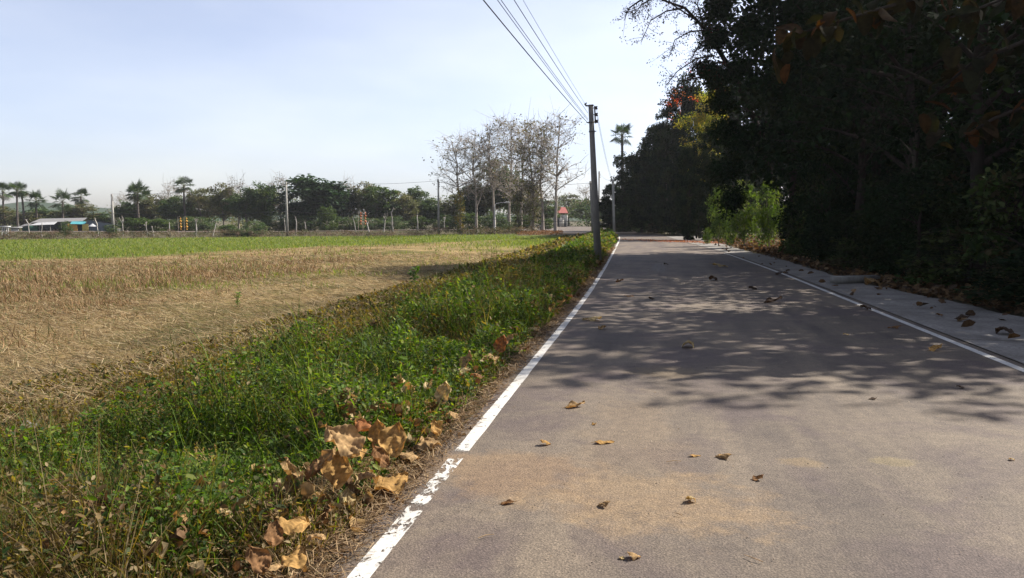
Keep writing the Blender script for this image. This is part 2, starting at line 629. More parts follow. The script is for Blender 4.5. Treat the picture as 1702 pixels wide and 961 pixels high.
la_ax = np.array(axis([(-3000, -400, 6), (-400, -120, 14), (-120, -40, 40), (-40, -8, 40), (-8, -1.5, 26), (-1.5, 8, 30), (8, 40, 20), (40, 400, 14), (400, 3001, 6)]) + [3000])
al_ax = np.array(axis([(-300, -20, 6), (-20, 2, 12), (2, 30, 70), (30, 120, 90), (120, 200, 30), (200, 800, 14), (800, 6000, 6)]) + [6000])


def sheet(la, al, dz, colf=None):
    A, B = np.meshgrid(la, al, indexing='ij')
    X, Y = wxy(A, B)
    Z = terrain(X, Y) + dz
    V = np.stack([A, B, Z], -1).reshape(-1, 3)
    mb = MB()
    mb.add(V, grid_faces(len(la), len(al)), (1, 1, 1) if colf is None else colf(X, Y, A, B).reshape(-1, 3))
    return mb


gm = sheet(la_ax, al_ax, 0.0).mesh('ground', M['soil'], True)
go = structure('ground', gm)
go.rotation_euler.z = -TH


def field_zone(X, Y):
    """0..1 weights: green, stubble (the rest is cut straw)"""
    la, al = lata(X, Y)
    nz = fbm(X, Y, .09, 2, 3) - .5
    g = Y - 45 - 0.80 * (X + 29) + nz * 22
    green = sstep(-3, 6, g)
    edge = sstep(44, 60, al) * sstep(-17, -9, la)
    green = np.maximum(green, edge)
    s = sstep(9.5, 12.5, -la - 0.12 * (al - 10) + (fbm(X, Y, .25, 9) - .5) * 6)
    patch = sstep(.42, .6, fbm(X, Y, .16, 4))
    far = 1 - sstep(26, 40, Y + nz * 12)
    stub = s * (0.55 + 0.45 * patch) * (0.22 + .78 * far)
    return green, stub * (1 - green)


C_STRAW = np.array([.25, .19, .095])
C_STUB = np.array([.135, .082, .044])
C_GREEN = np.array([.095, .125, .026])
C_WEED = np.array([.060, .068, .018])


def field_col(X, Y, A, B):
    g, s = field_zone(X, Y)
    c = C_STRAW * (1 - s[..., None]) + C_STUB * s[..., None]
    wd = sstep(.50, .72, fbm(X, Y, .45, 13))[..., None] * .7
    c = c * (1 - wd) + C_WEED * wd
    c = c * (1 - g[..., None]) + C_GREEN * g[..., None]
    return c


f_la = np.array(axis([(-260, -120, 20), (-120, -40, 90), (-40, -4.6, 110)]) + [-4.6])
f_al = np.array(axis([(-12, 4, 12), (4, 40, 110), (40, 130, 120)]) + [130])
# the field sheet stops at the scrub line, so clip it in world Y
BL = [(-40, 399.2), (0, 399.2), (170, 397.3), (340, 395.3), (500, 393.6), (660, 392.4), (780, 391.0), (860, 389.8)]
BLW = [ground_pt(*p) for p in BL]
BLX = [p[0] for p in BLW]
BLY = [p[1] for p in BLW]
A_, B_ = np.meshgrid(f_la, f_al, indexing='ij')
fX, fY = wxy(A_, B_)
fmb = MB()
fc = field_col(fX, fY, A_, B_).reshape(-1, 3)
V_ = np.stack([A_, B_, terrain(fX, fY) + .02], -1).reshape(-1, 3)
ff = grid_faces(len(f_la), len(f_al))
lim = np.interp(fX, BLX, BLY, left=BLY[0], right=84).ravel() + .5
ff = ff[(fY.ravel()[ff] < lim[ff]).all(1)]
fmb.add(V_, ff, fc)
fo = structure('field', fmb.mesh('field', M['field'], True))
fo.rotation_euler.z = -TH


def strip(mb, al, l0, l1, z0, z1, nl=2):
    """a sheet between two lateral offsets given per station"""
    al = np.asarray(al, float)
    l0 = np.broadcast_to(l0, al.shape)
    l1 = np.broadcast_to(l1, al.shape)
    t = np.linspace(0, 1, nl)
    L = l0[:, None] * (1 - t) + l1[:, None] * t
    Zz = z0 * (1 - t) + z1 * t
    V = np.stack([L, np.repeat(al[:, None], nl, 1), np.broadcast_to(Zz, L.shape)], -1).reshape(-1, 3)
    mb.add(V, grid_faces(len(al), nl)[:, ::-1])


sta = np.concatenate([np.arange(-20, 30, .12), np.arange(30, 88, 1.0)])
rmb = MB()
wob = (fbm(sta, sta * 0, 2.2, 3, 4) - .5) * .16
el = left_edge(sta) + wob
er = right_edge(sta)
strip(rmb, sta, el, er, 0.0, 0.0, 14)
V = np.array([[l, a, 0] for a, l in zip(sta, el)])
Vb = V.copy(); Vb[:, 2] = -.12; Vb[:, 0] -= .05
k = np.arange(len(V) - 1)
rmb.add(np.concatenate([V, Vb]), np.stack([k, k + 1, k + 1 + len(V), k + len(V)], 1))
ro = structure('road', rmb.mesh('road', M['asphalt'], True))
ro.rotation_euler.z = -TH

# junction and the road crossing behind the field
jm = MB()
pts = [(87.0, float(left_edge(87)), float(right_edge(87))), (92, -13, 1.4), (97, -17, 1.0), (101, -20, 0), (106, -21, -.5), (118, -22, -3), (135, -25, -6), (160, -29, -10), (190, -34, -16)]
pa = np.array([p[0] for p in pts]); 
strip(jm, pa, np.array([p[1] for p in pts]), np.array([p[2] for p in pts]), .075, .075, 8)
jo = structure('road_junction', jm.mesh('road_junction', M['asphalt'], True))
jo.rotation_euler.z = -TH
dv = (FR1 - FR0) / np.hypot(*(FR1 - FR0))
nv = np.array([-dv[1], dv[0]])
cm = MB()
tt = np.linspace(14, np.hypot(*(FR1 - FR0)), 90)
rows = []
for off in (-4, 0, 4):
    P_ = FR0[None] + dv[None] * tt[:, None] + nv[None] * off
    zc_ = terrain(*(FR0[None] + dv[None] * tt[:, None]).T) + .07
    rows.append(np.stack([P_[:, 0], P_[:, 1], zc_], 1))
cm.add(np.stack(rows, 1).reshape(-1, 3), grid_faces(90, 3))
structure('crossing_road', cm.mesh('crossing_road', M['asphalt']))

# concrete strip beside the carriageway
sa = np.arange(-20, 76, .4)
sm = MB()
shw = np.interp(sa, [-20, 9, 13, 15, 18, 24, 40, 58, 76], [2.4, 2.3, 2.0, 1.8, 1.35, 1.15, 1.3, 2.2, 2.8]) + (fbm(sa, sa * 0, .9, 8) - .5) * .5
strip(sm, sa, right_edge(sa), right_edge(sa) + shw, .012, .03, 10)
so = structure('concrete_shoulder', sm.mesh('concrete_shoulder', M['shoulder'], True))
so.rotation_euler.z = -TH

# edge lines
la_s = np.arange(-20, 76, .25)
ll = MB()
lc = np.interp(la_s, [-20, 13, 17.6, 25.5, 37.5, 59.7, 76], [-1.245, -1.26, -1.30, -1.45, -1.73, -2.28, -2.9])
lw = (vnoise(la_s * 1.0, la_s * 0, 3.0, 5) - .5) * .012
strip(ll, la_s, lc - .05 + lw, lc + .05 + lw[::-1], .004, .004)
lo = structure('left_edge_line', ll.mesh('left_edge_line', M['line']))
lo.rotation_euler.z = -TH
rl = MB()
ra = np.arange(-20, 38, .25)
rc = np.interp(ra, RE_A, RE_L) - .16
strip(rl, ra, rc - .05, rc + .05, .004, .004)
rlo = structure('right_edge_line', rl.mesh('right_edge_line', M['line']))
rlo.rotation_euler.z = -TH

# faint hills on the skyline at the far left
hm = MB()
hx = np.linspace(-2600, 1200, 90)
hz = 18 + 75 * fbm(hx, hx * 0, .0022, 4, 4) * np.exp(-((hx + 1900) / 900) ** 2) + 14 * fbm(hx, hx * 0, .006, 7)
rows = []
for k, (yy, s_) in enumerate(((2500, 0), (2750, .6), (3000, 1), (3300, .7), (3700, 0))):
    rows.append(np.stack([hx, np.full_like(hx, yy) + 80 * fbm(hx, hx * 0 + k, .004, k), -3 + hz * s_], -1))
hm.add(np.stack(rows, 1).reshape(-1, 3), grid_faces(len(hx), 5), (.06, .08, .05))
structure('hills', hm.mesh('hills', M['farleaf'], True))

# ------------------------------------------------------------------ field growth
rng = np.random.default_rng(11)


def sample_field(n, ymin, ymax, pad=0.0):
    """points on the field, denser close to the camera, inside the view"""
    u = rng.random(n)
    Y = ymin * (ymax / ymin) ** u
    px = rng.uniform(-420, 1000, n)
    X = (px - 851) / F_PX * Y
    la, al = lata(X, Y)
    lim = np.interp(X, BLX, BLY, left=BLY[0], right=80)
    ok = (left_edge(np.minimum(al, 76)) - la > 4.1 + pad) & (Y < lim)
    return X[ok], Y[ok]


# flattened straw
X, Y = sample_field(120000, 6.5, 42)
g, s = field_zone(X, Y)
k = rng.random(len(X)) > g
X, Y = X[k], Y[k]
n = len(X)
mb = MB()
L = rng.uniform(.05, .24, n) * np.interp(Y, [8, 40], [.9, 1.6])
W = rng.uniform(.003, .007, n) * np.interp(Y, [8, 20, 40], [1, 1.8, 3.6])
yaw = rng.normal(1.35, .75, n)
mb.scatter(STRAW_T, STRAW_F, np.stack([X, Y, terrain(X, Y) + rng.uniform(.02, .06, n)], 1), rots(yaw, rng.normal(.05, .16, n), rng.normal(0, .5, n)),
           np.stack([W, L, L], 1), pick([[.42, .31, .16], [.33, .23, .11], [.23, .15, .07], [.52, .41, .24], [.12, .13, .04], [.16, .11, .05]], n, rng))
stuff('cut_straw', mb.mesh('cut_straw', M['dry']), 'pale cut straw lying flat on the field beside the weedy verge', 'straw')

# standing stubble and brown dead weeds
X, Y = sample_field(200000, 7, 60)
g, s = field_zone(X, Y)
k = rng.random(len(X)) < s * 1.0 * (1 - g)
X, Y = X[k], Y[k]
n = len(X)
mb = MB()
hh = rng.uniform(.05, .20, n) * (0.15 + 1.6 * sstep(.2, .8, fbm(X, Y, .7, 21))) * np.interp(Y, [10, 50], [1, 1.15])
W = rng.uniform(.006, .012, n) * np.interp(Y, [8, 20, 60], [1, 1.9, 4.5])
mb.scatter(BLADE_T, BLADE_F, np.stack([X, Y, terrain(X, Y) + .01], 1), rots(rng.uniform(0, 6.28, n), rng.normal(0, .5, n), rng.normal(0, .5, n)),
           np.stack([W, hh, hh], 1), pick([[.44, .28, .14], [.32, .20, .10], [.42, .29, .15], [.20, .12, .06], [.16, .17, .05]], n, rng))
stuff('stubble', mb.mesh('stubble', M['dry']), 'reddish brown standing stubble across the middle of the field', 'stubble')

# green crop towards the far edge and green tufts
X, Y = sample_field(150000, 20, 118)
g, s = field_zone(X, Y)
pt = sstep(.52, .68, fbm(X, Y, .5, 31)) * .30
k = rng.random(len(X)) < np.maximum(g * .85, pt)
X, Y = X[k], Y[k]
n = len(X)
mb = MB()
hh = rng.uniform(.08, .24, n)
W = rng.uniform(.012, .022, n) * np.interp(Y, [20, 60, 110], [1, 2.6, 4.5])
mb.scatter(BLADE_T, BLADE_F, np.stack([X, Y, terrain(X, Y) + .01], 1), rots(rng.uniform(0, 6.28, n), rng.normal(0, .3, n), rng.normal(0, .3, n)),
           np.stack([W, hh, hh], 1), pick([[.16, .22, .045], [.20, .25, .06], [.13, .18, .04], [.30, .28, .12]], n, rng))
stuff('young_crop', mb.mesh('young_crop', M['weed']), 'bright green young crop in a band along the far edge of the field', 'crop')

# ------------------------------------------------------------------ the verge
VW = 4.35


def verge_sample(n, amin, amax, power=1.0):
    u = rng.random(n)
    al = amin * (amax / amin) ** u
    t = rng.random(n)
    d = .10 + t * (VW + .9)
    la = left_edge(np.minimum(al, 76)) - d
    X, Y = wxy(la, al)
    px = 851 + F_PX * X / np.maximum(Y, .3)
    ok = (px > -1100) & (px < 1100)
    return X[ok], Y[ok], d[ok], al[ok]


def verge_height(d, X, Y):
    prof = sstep(-.08, .38, d) * (1 - .75 * sstep(VW - 1.1, VW + .3, d))
    prof = prof * (1 - .55 * sstep(1.6, 3.2, d))
    al_ = lata(X, Y)[1]
    prof = prof * (1 - .5 * np.exp(-((al_ - 4.1) / 1.1) ** 2) * (1 - sstep(.5, 1.1, d)))
    return prof * (.05 + .62 * sstep(.30, .85, fbm(X, Y, 2.0, 40, 3)) * (.35 + 1.2 * vnoise(X, Y, .5, 60)) + .04)


def dryness(d, X, Y):
    v = .02 + 1.25 * sstep(.47, .78, fbm(X, Y, 1.1, 50, 3)) + 1.15 * sstep(VW - 2.0, VW - .8, d + .5 * (fbm(X, Y, 1.3, 71) - .5)) + .4 * (1 - sstep(.05, .4, d))
    return np.clip(v, 0.03, 1)


GREENS = [[.075, .140, .018], [.105, .180, .024], [.048, .098, .015], [.145, .215, .030], [.035, .072, .014], [.21, .25, .045]]
DRYS = [[.19, .12, .045], [.14, .08, .03], [.26, .18, .08], [.09, .06, .025], [.34, .26, .14], [.11, .075, .03]]
OLIVE = [[.065, .085, .022], [.09, .10, .028], [.05, .065, .02]]

# leafy weeds
X, Y, d, al = verge_sample(330000, 2.3, 80)
h = verge_height(d, X, Y)
dr = dryness(d, X, Y)
k = rng.random(len(X)) < np.where(dr > .6, .55, 1.0)
X, Y, d, al, h, dr = [q_[k] for q_ in (X, Y, d, al, h, dr)]
n = len(X)
size = np.interp(Y, [2.5, 5, 10, 25, 70], [.027, .034, .048, .085, .20]) * rng.uniform(.6, 1.35, n)
size = size * np.where(rng.random(n) < .12, 1.7, 1)
zz = terrain(X, Y) + h * (1 - rng.random(n) ** 1.7) + .01
c = pick(GREENS, n, rng, .3)
isd = rng.random(n) < dr * .75
c[isd] = pick(DRYS, int(isd.sum()), rng)
iso = (~isd) & (rng.random(n) < dr)
c[iso] = pick(OLIVE, int(iso.sum()), rng)
mb = MB()
mb.scatter(LEAF_T, LEAF_F, np.stack([X, Y, zz], 1), rots(rng.uniform(0, 6.28, n), rng.normal(.15, .5, n), rng.normal(0, .5, n)), np.stack([size * .85, size, size], 1), c)
stuff('verge_weeds', mb.mesh('verge_weeds', M['weed']), 'low leafy green and browning weeds covering the roadside verge', 'weeds')

# grass blades, stems
X, Y, d, al = verge_sample(85000, 2.3, 80)
h = verge_height(d, X, Y)
dr = dryness(d, X, Y)
n = len(X)
hh = (h * rng.uniform(.7, 1.35, n) + .03) * np.where(rng.random(n) < .06, 1.45, 1)
W = rng.uniform(.002, .0055, n) * np.interp(Y, [2.5, 6, 20, 70], [1, 1.5, 4, 12])
c = pick(GREENS + OLIVE, n, rng, .3)
isd = rng.random(n) < dr * .85 + .03
c[isd] = pick(DRYS, int(isd.sum()), rng)
mb = MB()
mb.scatter(BLADE_T, BLADE_F, np.stack([X, Y, terrain(X, Y)], 1), rots(rng.uniform(0, 6.28, n), rng.normal(0, .28, n), rng.normal(0, .28, n)), np.stack([W, hh * 1.1, hh], 1), c)
stuff('verge_grass', mb.mesh('verge_grass', M['weed']), 'thin green and straw coloured grass blades standing among the verge weeds', 'grass')

# dry thatch and litter at the broken asphalt edge and under the leaf pile
n = 16000
al = 2.3 * (45 / 2.3) ** rng.random(n)
d = np.abs(rng.normal(.0, .11, n)) + rng.uniform(-.12, .06, n)
la = left_edge(al) - d
X, Y = wxy(la, al)
mb = MB()
L = rng.uniform(.02, .11, n) * np.interp(Y, [3, 20, 45], [1, 1.5, 2.4])
W = rng.uniform(.0015, .005, n) * np.interp(Y, [3, 20, 45], [1, 3, 7])
zz = np.where(d > 0, terrain(X, Y) + .05 * sstep(0, .3, d) + .05, .008)
mb.scatter(STRAW_T, STRAW_F, np.stack([X, Y, zz + rng.uniform(0, .02, n)], 1), rots(rng.uniform(0, 6.28, n), rng.normal(0, .3, n), rng.normal(0, .6, n)),
           np.stack([W, L, L], 1), pick([[.33, .22, .11], [.22, .13, .06], [.45, .32, .18], [.12, .08, .05]], n, rng))
px_, py_ = rng.normal(-1.75, .20, 5200), rng.normal(4.1, .55, 5200)
X, Y = wxy(px_, py_)
n = len(X)
L = rng.uniform(.05, .16, n)
mb.scatter(STRAW_T, STRAW_F, np.stack([X, Y, terrain(X, Y) + rng.uniform(.03, .17, n) * sstep(-1.4, -1.75, px_)], 1), rots(rng.uniform(0, 6.28, n), rng.normal(0, .5, n), rng.normal(0, .6, n)),
           np.stack([rng.uniform(.0015, .0035, n), L, L], 1), pick([[.42, .28, .13], [.28, .17, .07], [.52, .38, .2]], n, rng))
stuff('dry_thatch', mb.mesh('dry_thatch', M['dry']), 'dry brown grass clippings along the broken left edge of the asphalt', 'dead grass')

# crumbs, grit and tiny twigs lying on the carriageway
n = 2600
al = 2.4 * (30 / 2.4) ** rng.random(n)
la = rng.uniform(-1.2, 5.6, n)
k = rng.random(n) < np.where(la < .6, 1, .5)
al, la = al[k], la[k]
X, Y = wxy(la, al)
n = len(X)
sz = rng.uniform(.004, .013, n) * np.interp(Y, [3, 10, 30], [1, 1.7, 4])
mb = MB()
mb.scatter(LEAF_T, LEAF_F, np.stack([X, Y, np.full(n, .010)], 1), rots(rng.uniform(0, 6.28, n), rng.normal(0, .15, n), rng.normal(0, .3, n)),
           np.stack([sz, sz, sz], 1), pick([[.05, .04, .03], [.10, .07, .04], [.5, .42, .3], [.30, .2, .1]], n, rng))
stuff('road_grit', mb.mesh('road_grit', M['dry']), 'scattered crumbs and leaf bits on the asphalt', 'debris')

# leaf litter under the trees beside the concrete strip
n = 15000
al = 7 * (62 / 7) ** rng.random(n)
dd = np.where(rng.random(n) < .010, rng.uniform(-1.4, .2, n), rng.gamma(2.0, .8, n) + .05)
la = right_edge(al) + np.interp(al, [7, 13, 15, 18, 24, 40, 62], [2.1, 1.9, 1.6, 1.25, 1.05, 1.2, 2.2]) + .05 + dd
X, Y = wxy(la, al)
sz = rng.uniform(.06, .2, n) * np.interp(Y, [8, 40], [1, 1.3])
mb = MB()
mb.scatter(LEAF_T, LEAF_F, np.stack([X, Y, np.maximum(terrain(X, Y), .03) + rng.uniform(.01, .10, n)], 1), rots(rng.uniform(0, 6.28, n), rng.normal(0, .35, n), rng.normal(0, .5, n)),
           np.stack([sz * 1.2, sz, sz * 1.3], 1), pick([[.20, .12, .06], [.13, .08, .045], [.30, .20, .11], [.09, .06, .04]], n, rng))
stuff('leaf_litter', mb.mesh('leaf_litter', M['dead']), 'brown leaf litter heaped under the dark trees beside the concrete strip', 'leaf litter')

# red petals fallen across the sunlit stretch of road
n = 2600
X = rng.normal(13.0, 2.4, n); Y = 54 + (X - 13) * -1.6 + rng.normal(0, 1.7, n)
mb = MB()
sz = rng.uniform(.05, .12, n)
mb.scatter(LEAF_T, LEAF_F, np.stack([X, Y, np.maximum(terrain(X, Y), .03) + .03], 1), rots(rng.uniform(0, 6.28, n), rng.normal(0, .3, n), rng.normal(0, .4, n)),
           np.stack([sz, sz, sz], 1), pick([[.45, .10, .03], [.5, .17, .05], [.35, .08, .03], [.55, .3, .12]], n, rng))
stuff('fallen_petals', mb.mesh('fallen_petals', M['dry']), 'red orange petals fallen across the sunlit bend of the road', 'petals')


# ------------------------------------------------------------------ dead leaves, each one a thing
def dead_leaf_mesh(seed, L=.3, W=.22, curl=.5, fold=.4, wavy=.3, col=(.42, .28, .13), arch=False):
    r = np.random.default_rng(seed)
    nu, nv = 25, 15
    u = np.linspace(0, 1, nu)
    v = np.linspace(-1, 1, nv)
    U, Vv = np.meshgrid(u, v, indexing='ij')
    wd = np.sin(np.pi * np.clip(U * .98 + .01, 0, 1) ** .72) ** .95 * (1 + .07 * np.sin(9 * U + r.random() * 6))
    x = Vv * wd * W / 2
    y = U * L + 0.02 * L * np.sin(7 * Vv + r.random() * 6)
    z = np.zeros_like(x)
    # roll the two sides upwards, bend along the length, ripple the rim
    ang = fold * 2.6
    rx = np.abs(Vv) * wd * W / 2
    R_ = W / 2 / max(ang, .05)
    x = np.sign(Vv) * R_ * np.sin(rx / R_)
    z = R_ * (1 - np.cos(rx / R_))
    z = z + wavy * W * .16 * np.sin(U * 11 + Vv * 2 + r.random() * 6) * np.abs(Vv) ** 1.5 + wavy * W * .05 * np.sin(np.abs(Vv) * 9 + U * 11)
    z = z - .035 * W * np.abs(np.sin(U * 20 - np.abs(Vv) * 6)) + r.normal(0, .014 * W, z.shape)
    b = curl * 1.9
    Rb = L / max(b, .05)
    y2 = (Rb - z) * np.sin(y / Rb)
    z2 = Rb - (Rb - z) * np.cos(y / Rb)
    x = x + .10 * L * (r.random() - .5) * np.sin(U * 3)
    P = np.stack([x, y2, z2], -1).reshape(-1, 3)
    if arch:
        P[:, 2] *= -1
    P[:, 1] -= P[:, 1].mean()
    P[:, 2] -= np.percentile(P[:, 2], 4)
    base = np.array(col) * .80
    vein = 1 + .18 * (np.abs(np.sin(U * 22 - np.abs(Vv) * 6)) < .25) + .22 * (np.abs(Vv) < .08)
    blot = .72 + .5 * r.random(x.shape)
    cc = (base[None, None] * (vein * blot)[..., None]).reshape(-1, 3)
    mb = MB()
    mb.add(P, grid_faces(nu, nv), np.clip(cc, 0, 1))
    i0 = (0 * nv + nv // 2)
    p0 = P[i0]
    mb.tube([p0 + np.array([0, .01, .0]), p0 + np.array([.005 * L, -.08 * L, .01 * L]), p0 + np.array([.03 * L, -.2 * L, 0.0])], [.008 * L, .009 * L, .012 * L], 5, base * .7)
    return mb.mesh('dead_leaf', M['dead'], True)


GR_ROAD = 'dry leaves scattered on the road'
GR_PILE = 'big dry leaves along the edge of the verge'
TAN, OCH, BRN, DRK, PALE, RED = (.38, .25, .12), (.40, .24, .085), (.22, .12, .055), (.08, .055, .04), (.47, .36, .18), (.25, .105, .04)
road_leaves = [
    # px, py, px width, aspect, yaw, curl, fold, colour, label
    (1143, 577, 26, .8, 1.2, .15, .8, PALE, 'pale rolled leaf standing alone in the middle of the sunlit asphalt'),
    (956, 677, 36, .45, .35, .35, .5, TAN, 'long tan curled leaf on the road just right of the white line'),
    (907, 740, 20, .6, .3, .8, .5, OCH, 'small ochre leaf curled into a cup near the white line'),
    (1202, 762, 26, .6, 2.6, .5, .6, TAN, 'folded tan leaf to the left of the two yellow road stains'),
    (1260, 798, 20, .6, .2, .7, .4, BRN, 'small dark brown leaf below the left yellow stain'),
    (1147, 834, 20, .9, 1.3, .9, .7, PALE, 'pale leaf curled into a pointed cone on the near asphalt'),
    (1003, 843, 24, .6, 2.8, .8, .6, TAN, 'curled leaf on the right part of the sandy patch'),
    (846, 838, 28, .25, .2, .2, .4, BRN, 'narrow brown leaf lying on the left part of the sandy patch'),
    (1054, 928, 24, .7, .1, .7, .6, TAN, 'tan leaf at the bottom of the road nearest the camera'),
    (1034, 929, 10, .8, .6, .3, .3, PALE, 'tiny pale leaf scrap beside the nearest tan leaf'),
    (988, 706, 9, .7, .6, .3, .3, OCH, 'tiny ochre leaf bit between the long curled leaf and the sandy patch'),
    (1005, 737, 34, .2, .2, .1, .2, OCH, 'thin crumpled ochre leaf strip pressed into the dust of the road'),
    (984, 533, 32, .5, 2.9, .3, .5, PALE, 'pale curled leaf in the dappled shade right of the white line'),
    (1001, 547, 14, .8, .6, .7, .5, TAN, 'small round leaf touching the pale curled leaf in dappled shade'),
    (1083, 498, 12, .6, .5, .6, .5, DRK, 'small dark leaf in the shaded middle of the road'),
    (1046, 493, 16, .3, .1, .1, .3, BRN, 'flat thin leaf in the shade near the middle of the road'),
    (1030, 469, 14, .6, .2, .6, .5, BRN, 'reddish brown leaf in the shade close to the left line'),
    (1186, 466, 18, .7, .8, .8, .6, DRK, 'dark upright curled leaf on the shaded asphalt'),
    (1197, 444, 26, .4, .1, .4, .4, PALE, 'pale leaf cluster piece on the shaded road before the bend'),
    (1285, 503, 30, .45, .1, .5, .4, DRK, 'large dark crumpled leaf on the shaded road left of the right line'),
    (1252, 482, 16, .6, .5, .7, .5, DRK, 'dark curled leaf above the large dark crumpled one'),
    (1107, 440, 9, .6, .5, .6, .5, DRK, 'tiny dark leaf beside the pale scuff on the far road'),
    (1295, 457, 14, .5, .5, .6, .5, DRK, 'dark leaf at the gap in the right white line'),
    (1439, 515, 20, .5, .2, .7, .5, DRK, 'dark leaf lying on the right white line'),
    (1486, 546, 18, .4, 2.9, .4, .5, BRN, 'brown leaf inside the right white line'),
    (1556, 583, 24, .5, .3, .7, .4, OCH, 'curled leaf with a raised tip inside the right white line'),
    (1407, 557, 10, .5, .3, .4, .4, PALE, 'tiny pale leaf on the shaded right half of the road'),
    (1597, 646, 14, .5, .3, .6, .5, DRK, 'dark leaf in the deep shade at the right side of the road'),
    (1451, 664, 14, .4, .3, .2, .3, DRK, 'faint flat leaf in the deepest shade of the road'),
    (1681, 765, 8, .8, 1.0, .6, .5, PALE, 'tiny pale leaf at the right edge of the picture'),
    (1155, 759, 20, .35, .2, .2, .3, OCH, 'thin yellowish leaf left of the folded tan leaf'),
    (1602, 533, 22, .5, .1, .4, .4, DRK, 'looped dark leaf on the concrete strip'),
    (1672, 558, 30, .7, .6, .5, .6, DRK, 'dark clump of curled leaf on the concrete strip at the right'),
    (1562, 528, 14, .5, .4, .5, .5, BRN, 'small brown leaf at the litter side of the concrete strip'),
    (1420, 471, 24, .5, .1, .4, .5, OCH, 'orange leaf in front of the fallen concrete post'),
    (1452, 476, 34, .6, .4, .5, .6, TAN, 'crumpled grey tan leaf at the right end of the fallen post'),
]
for i, (px, py, pw, asp, yaw, curl, fold, colr, lab) in enumerate(road_leaves):
    X, Y, _ = ground_pt(px, py, .0)
    D = math.hypot(X, Y)
    L = max(pw * D / F_PX * 1.02, .02)
    la, al = lata(X, Y)
    on = .003 if la < float(right_edge(al)) else .03
    o = link('dead_leaf', dead_leaf_mesh(100 + i, L, L * max(asp, .35) * 1.35, curl * .6, fold * .8, .6, colr, i % 3 != 1), None, (X, Y, on))
    o.rotation_euler = (0, 0, yaw - math.pi / 2)
    tag(o, lab, 'leaf', GR_ROAD)

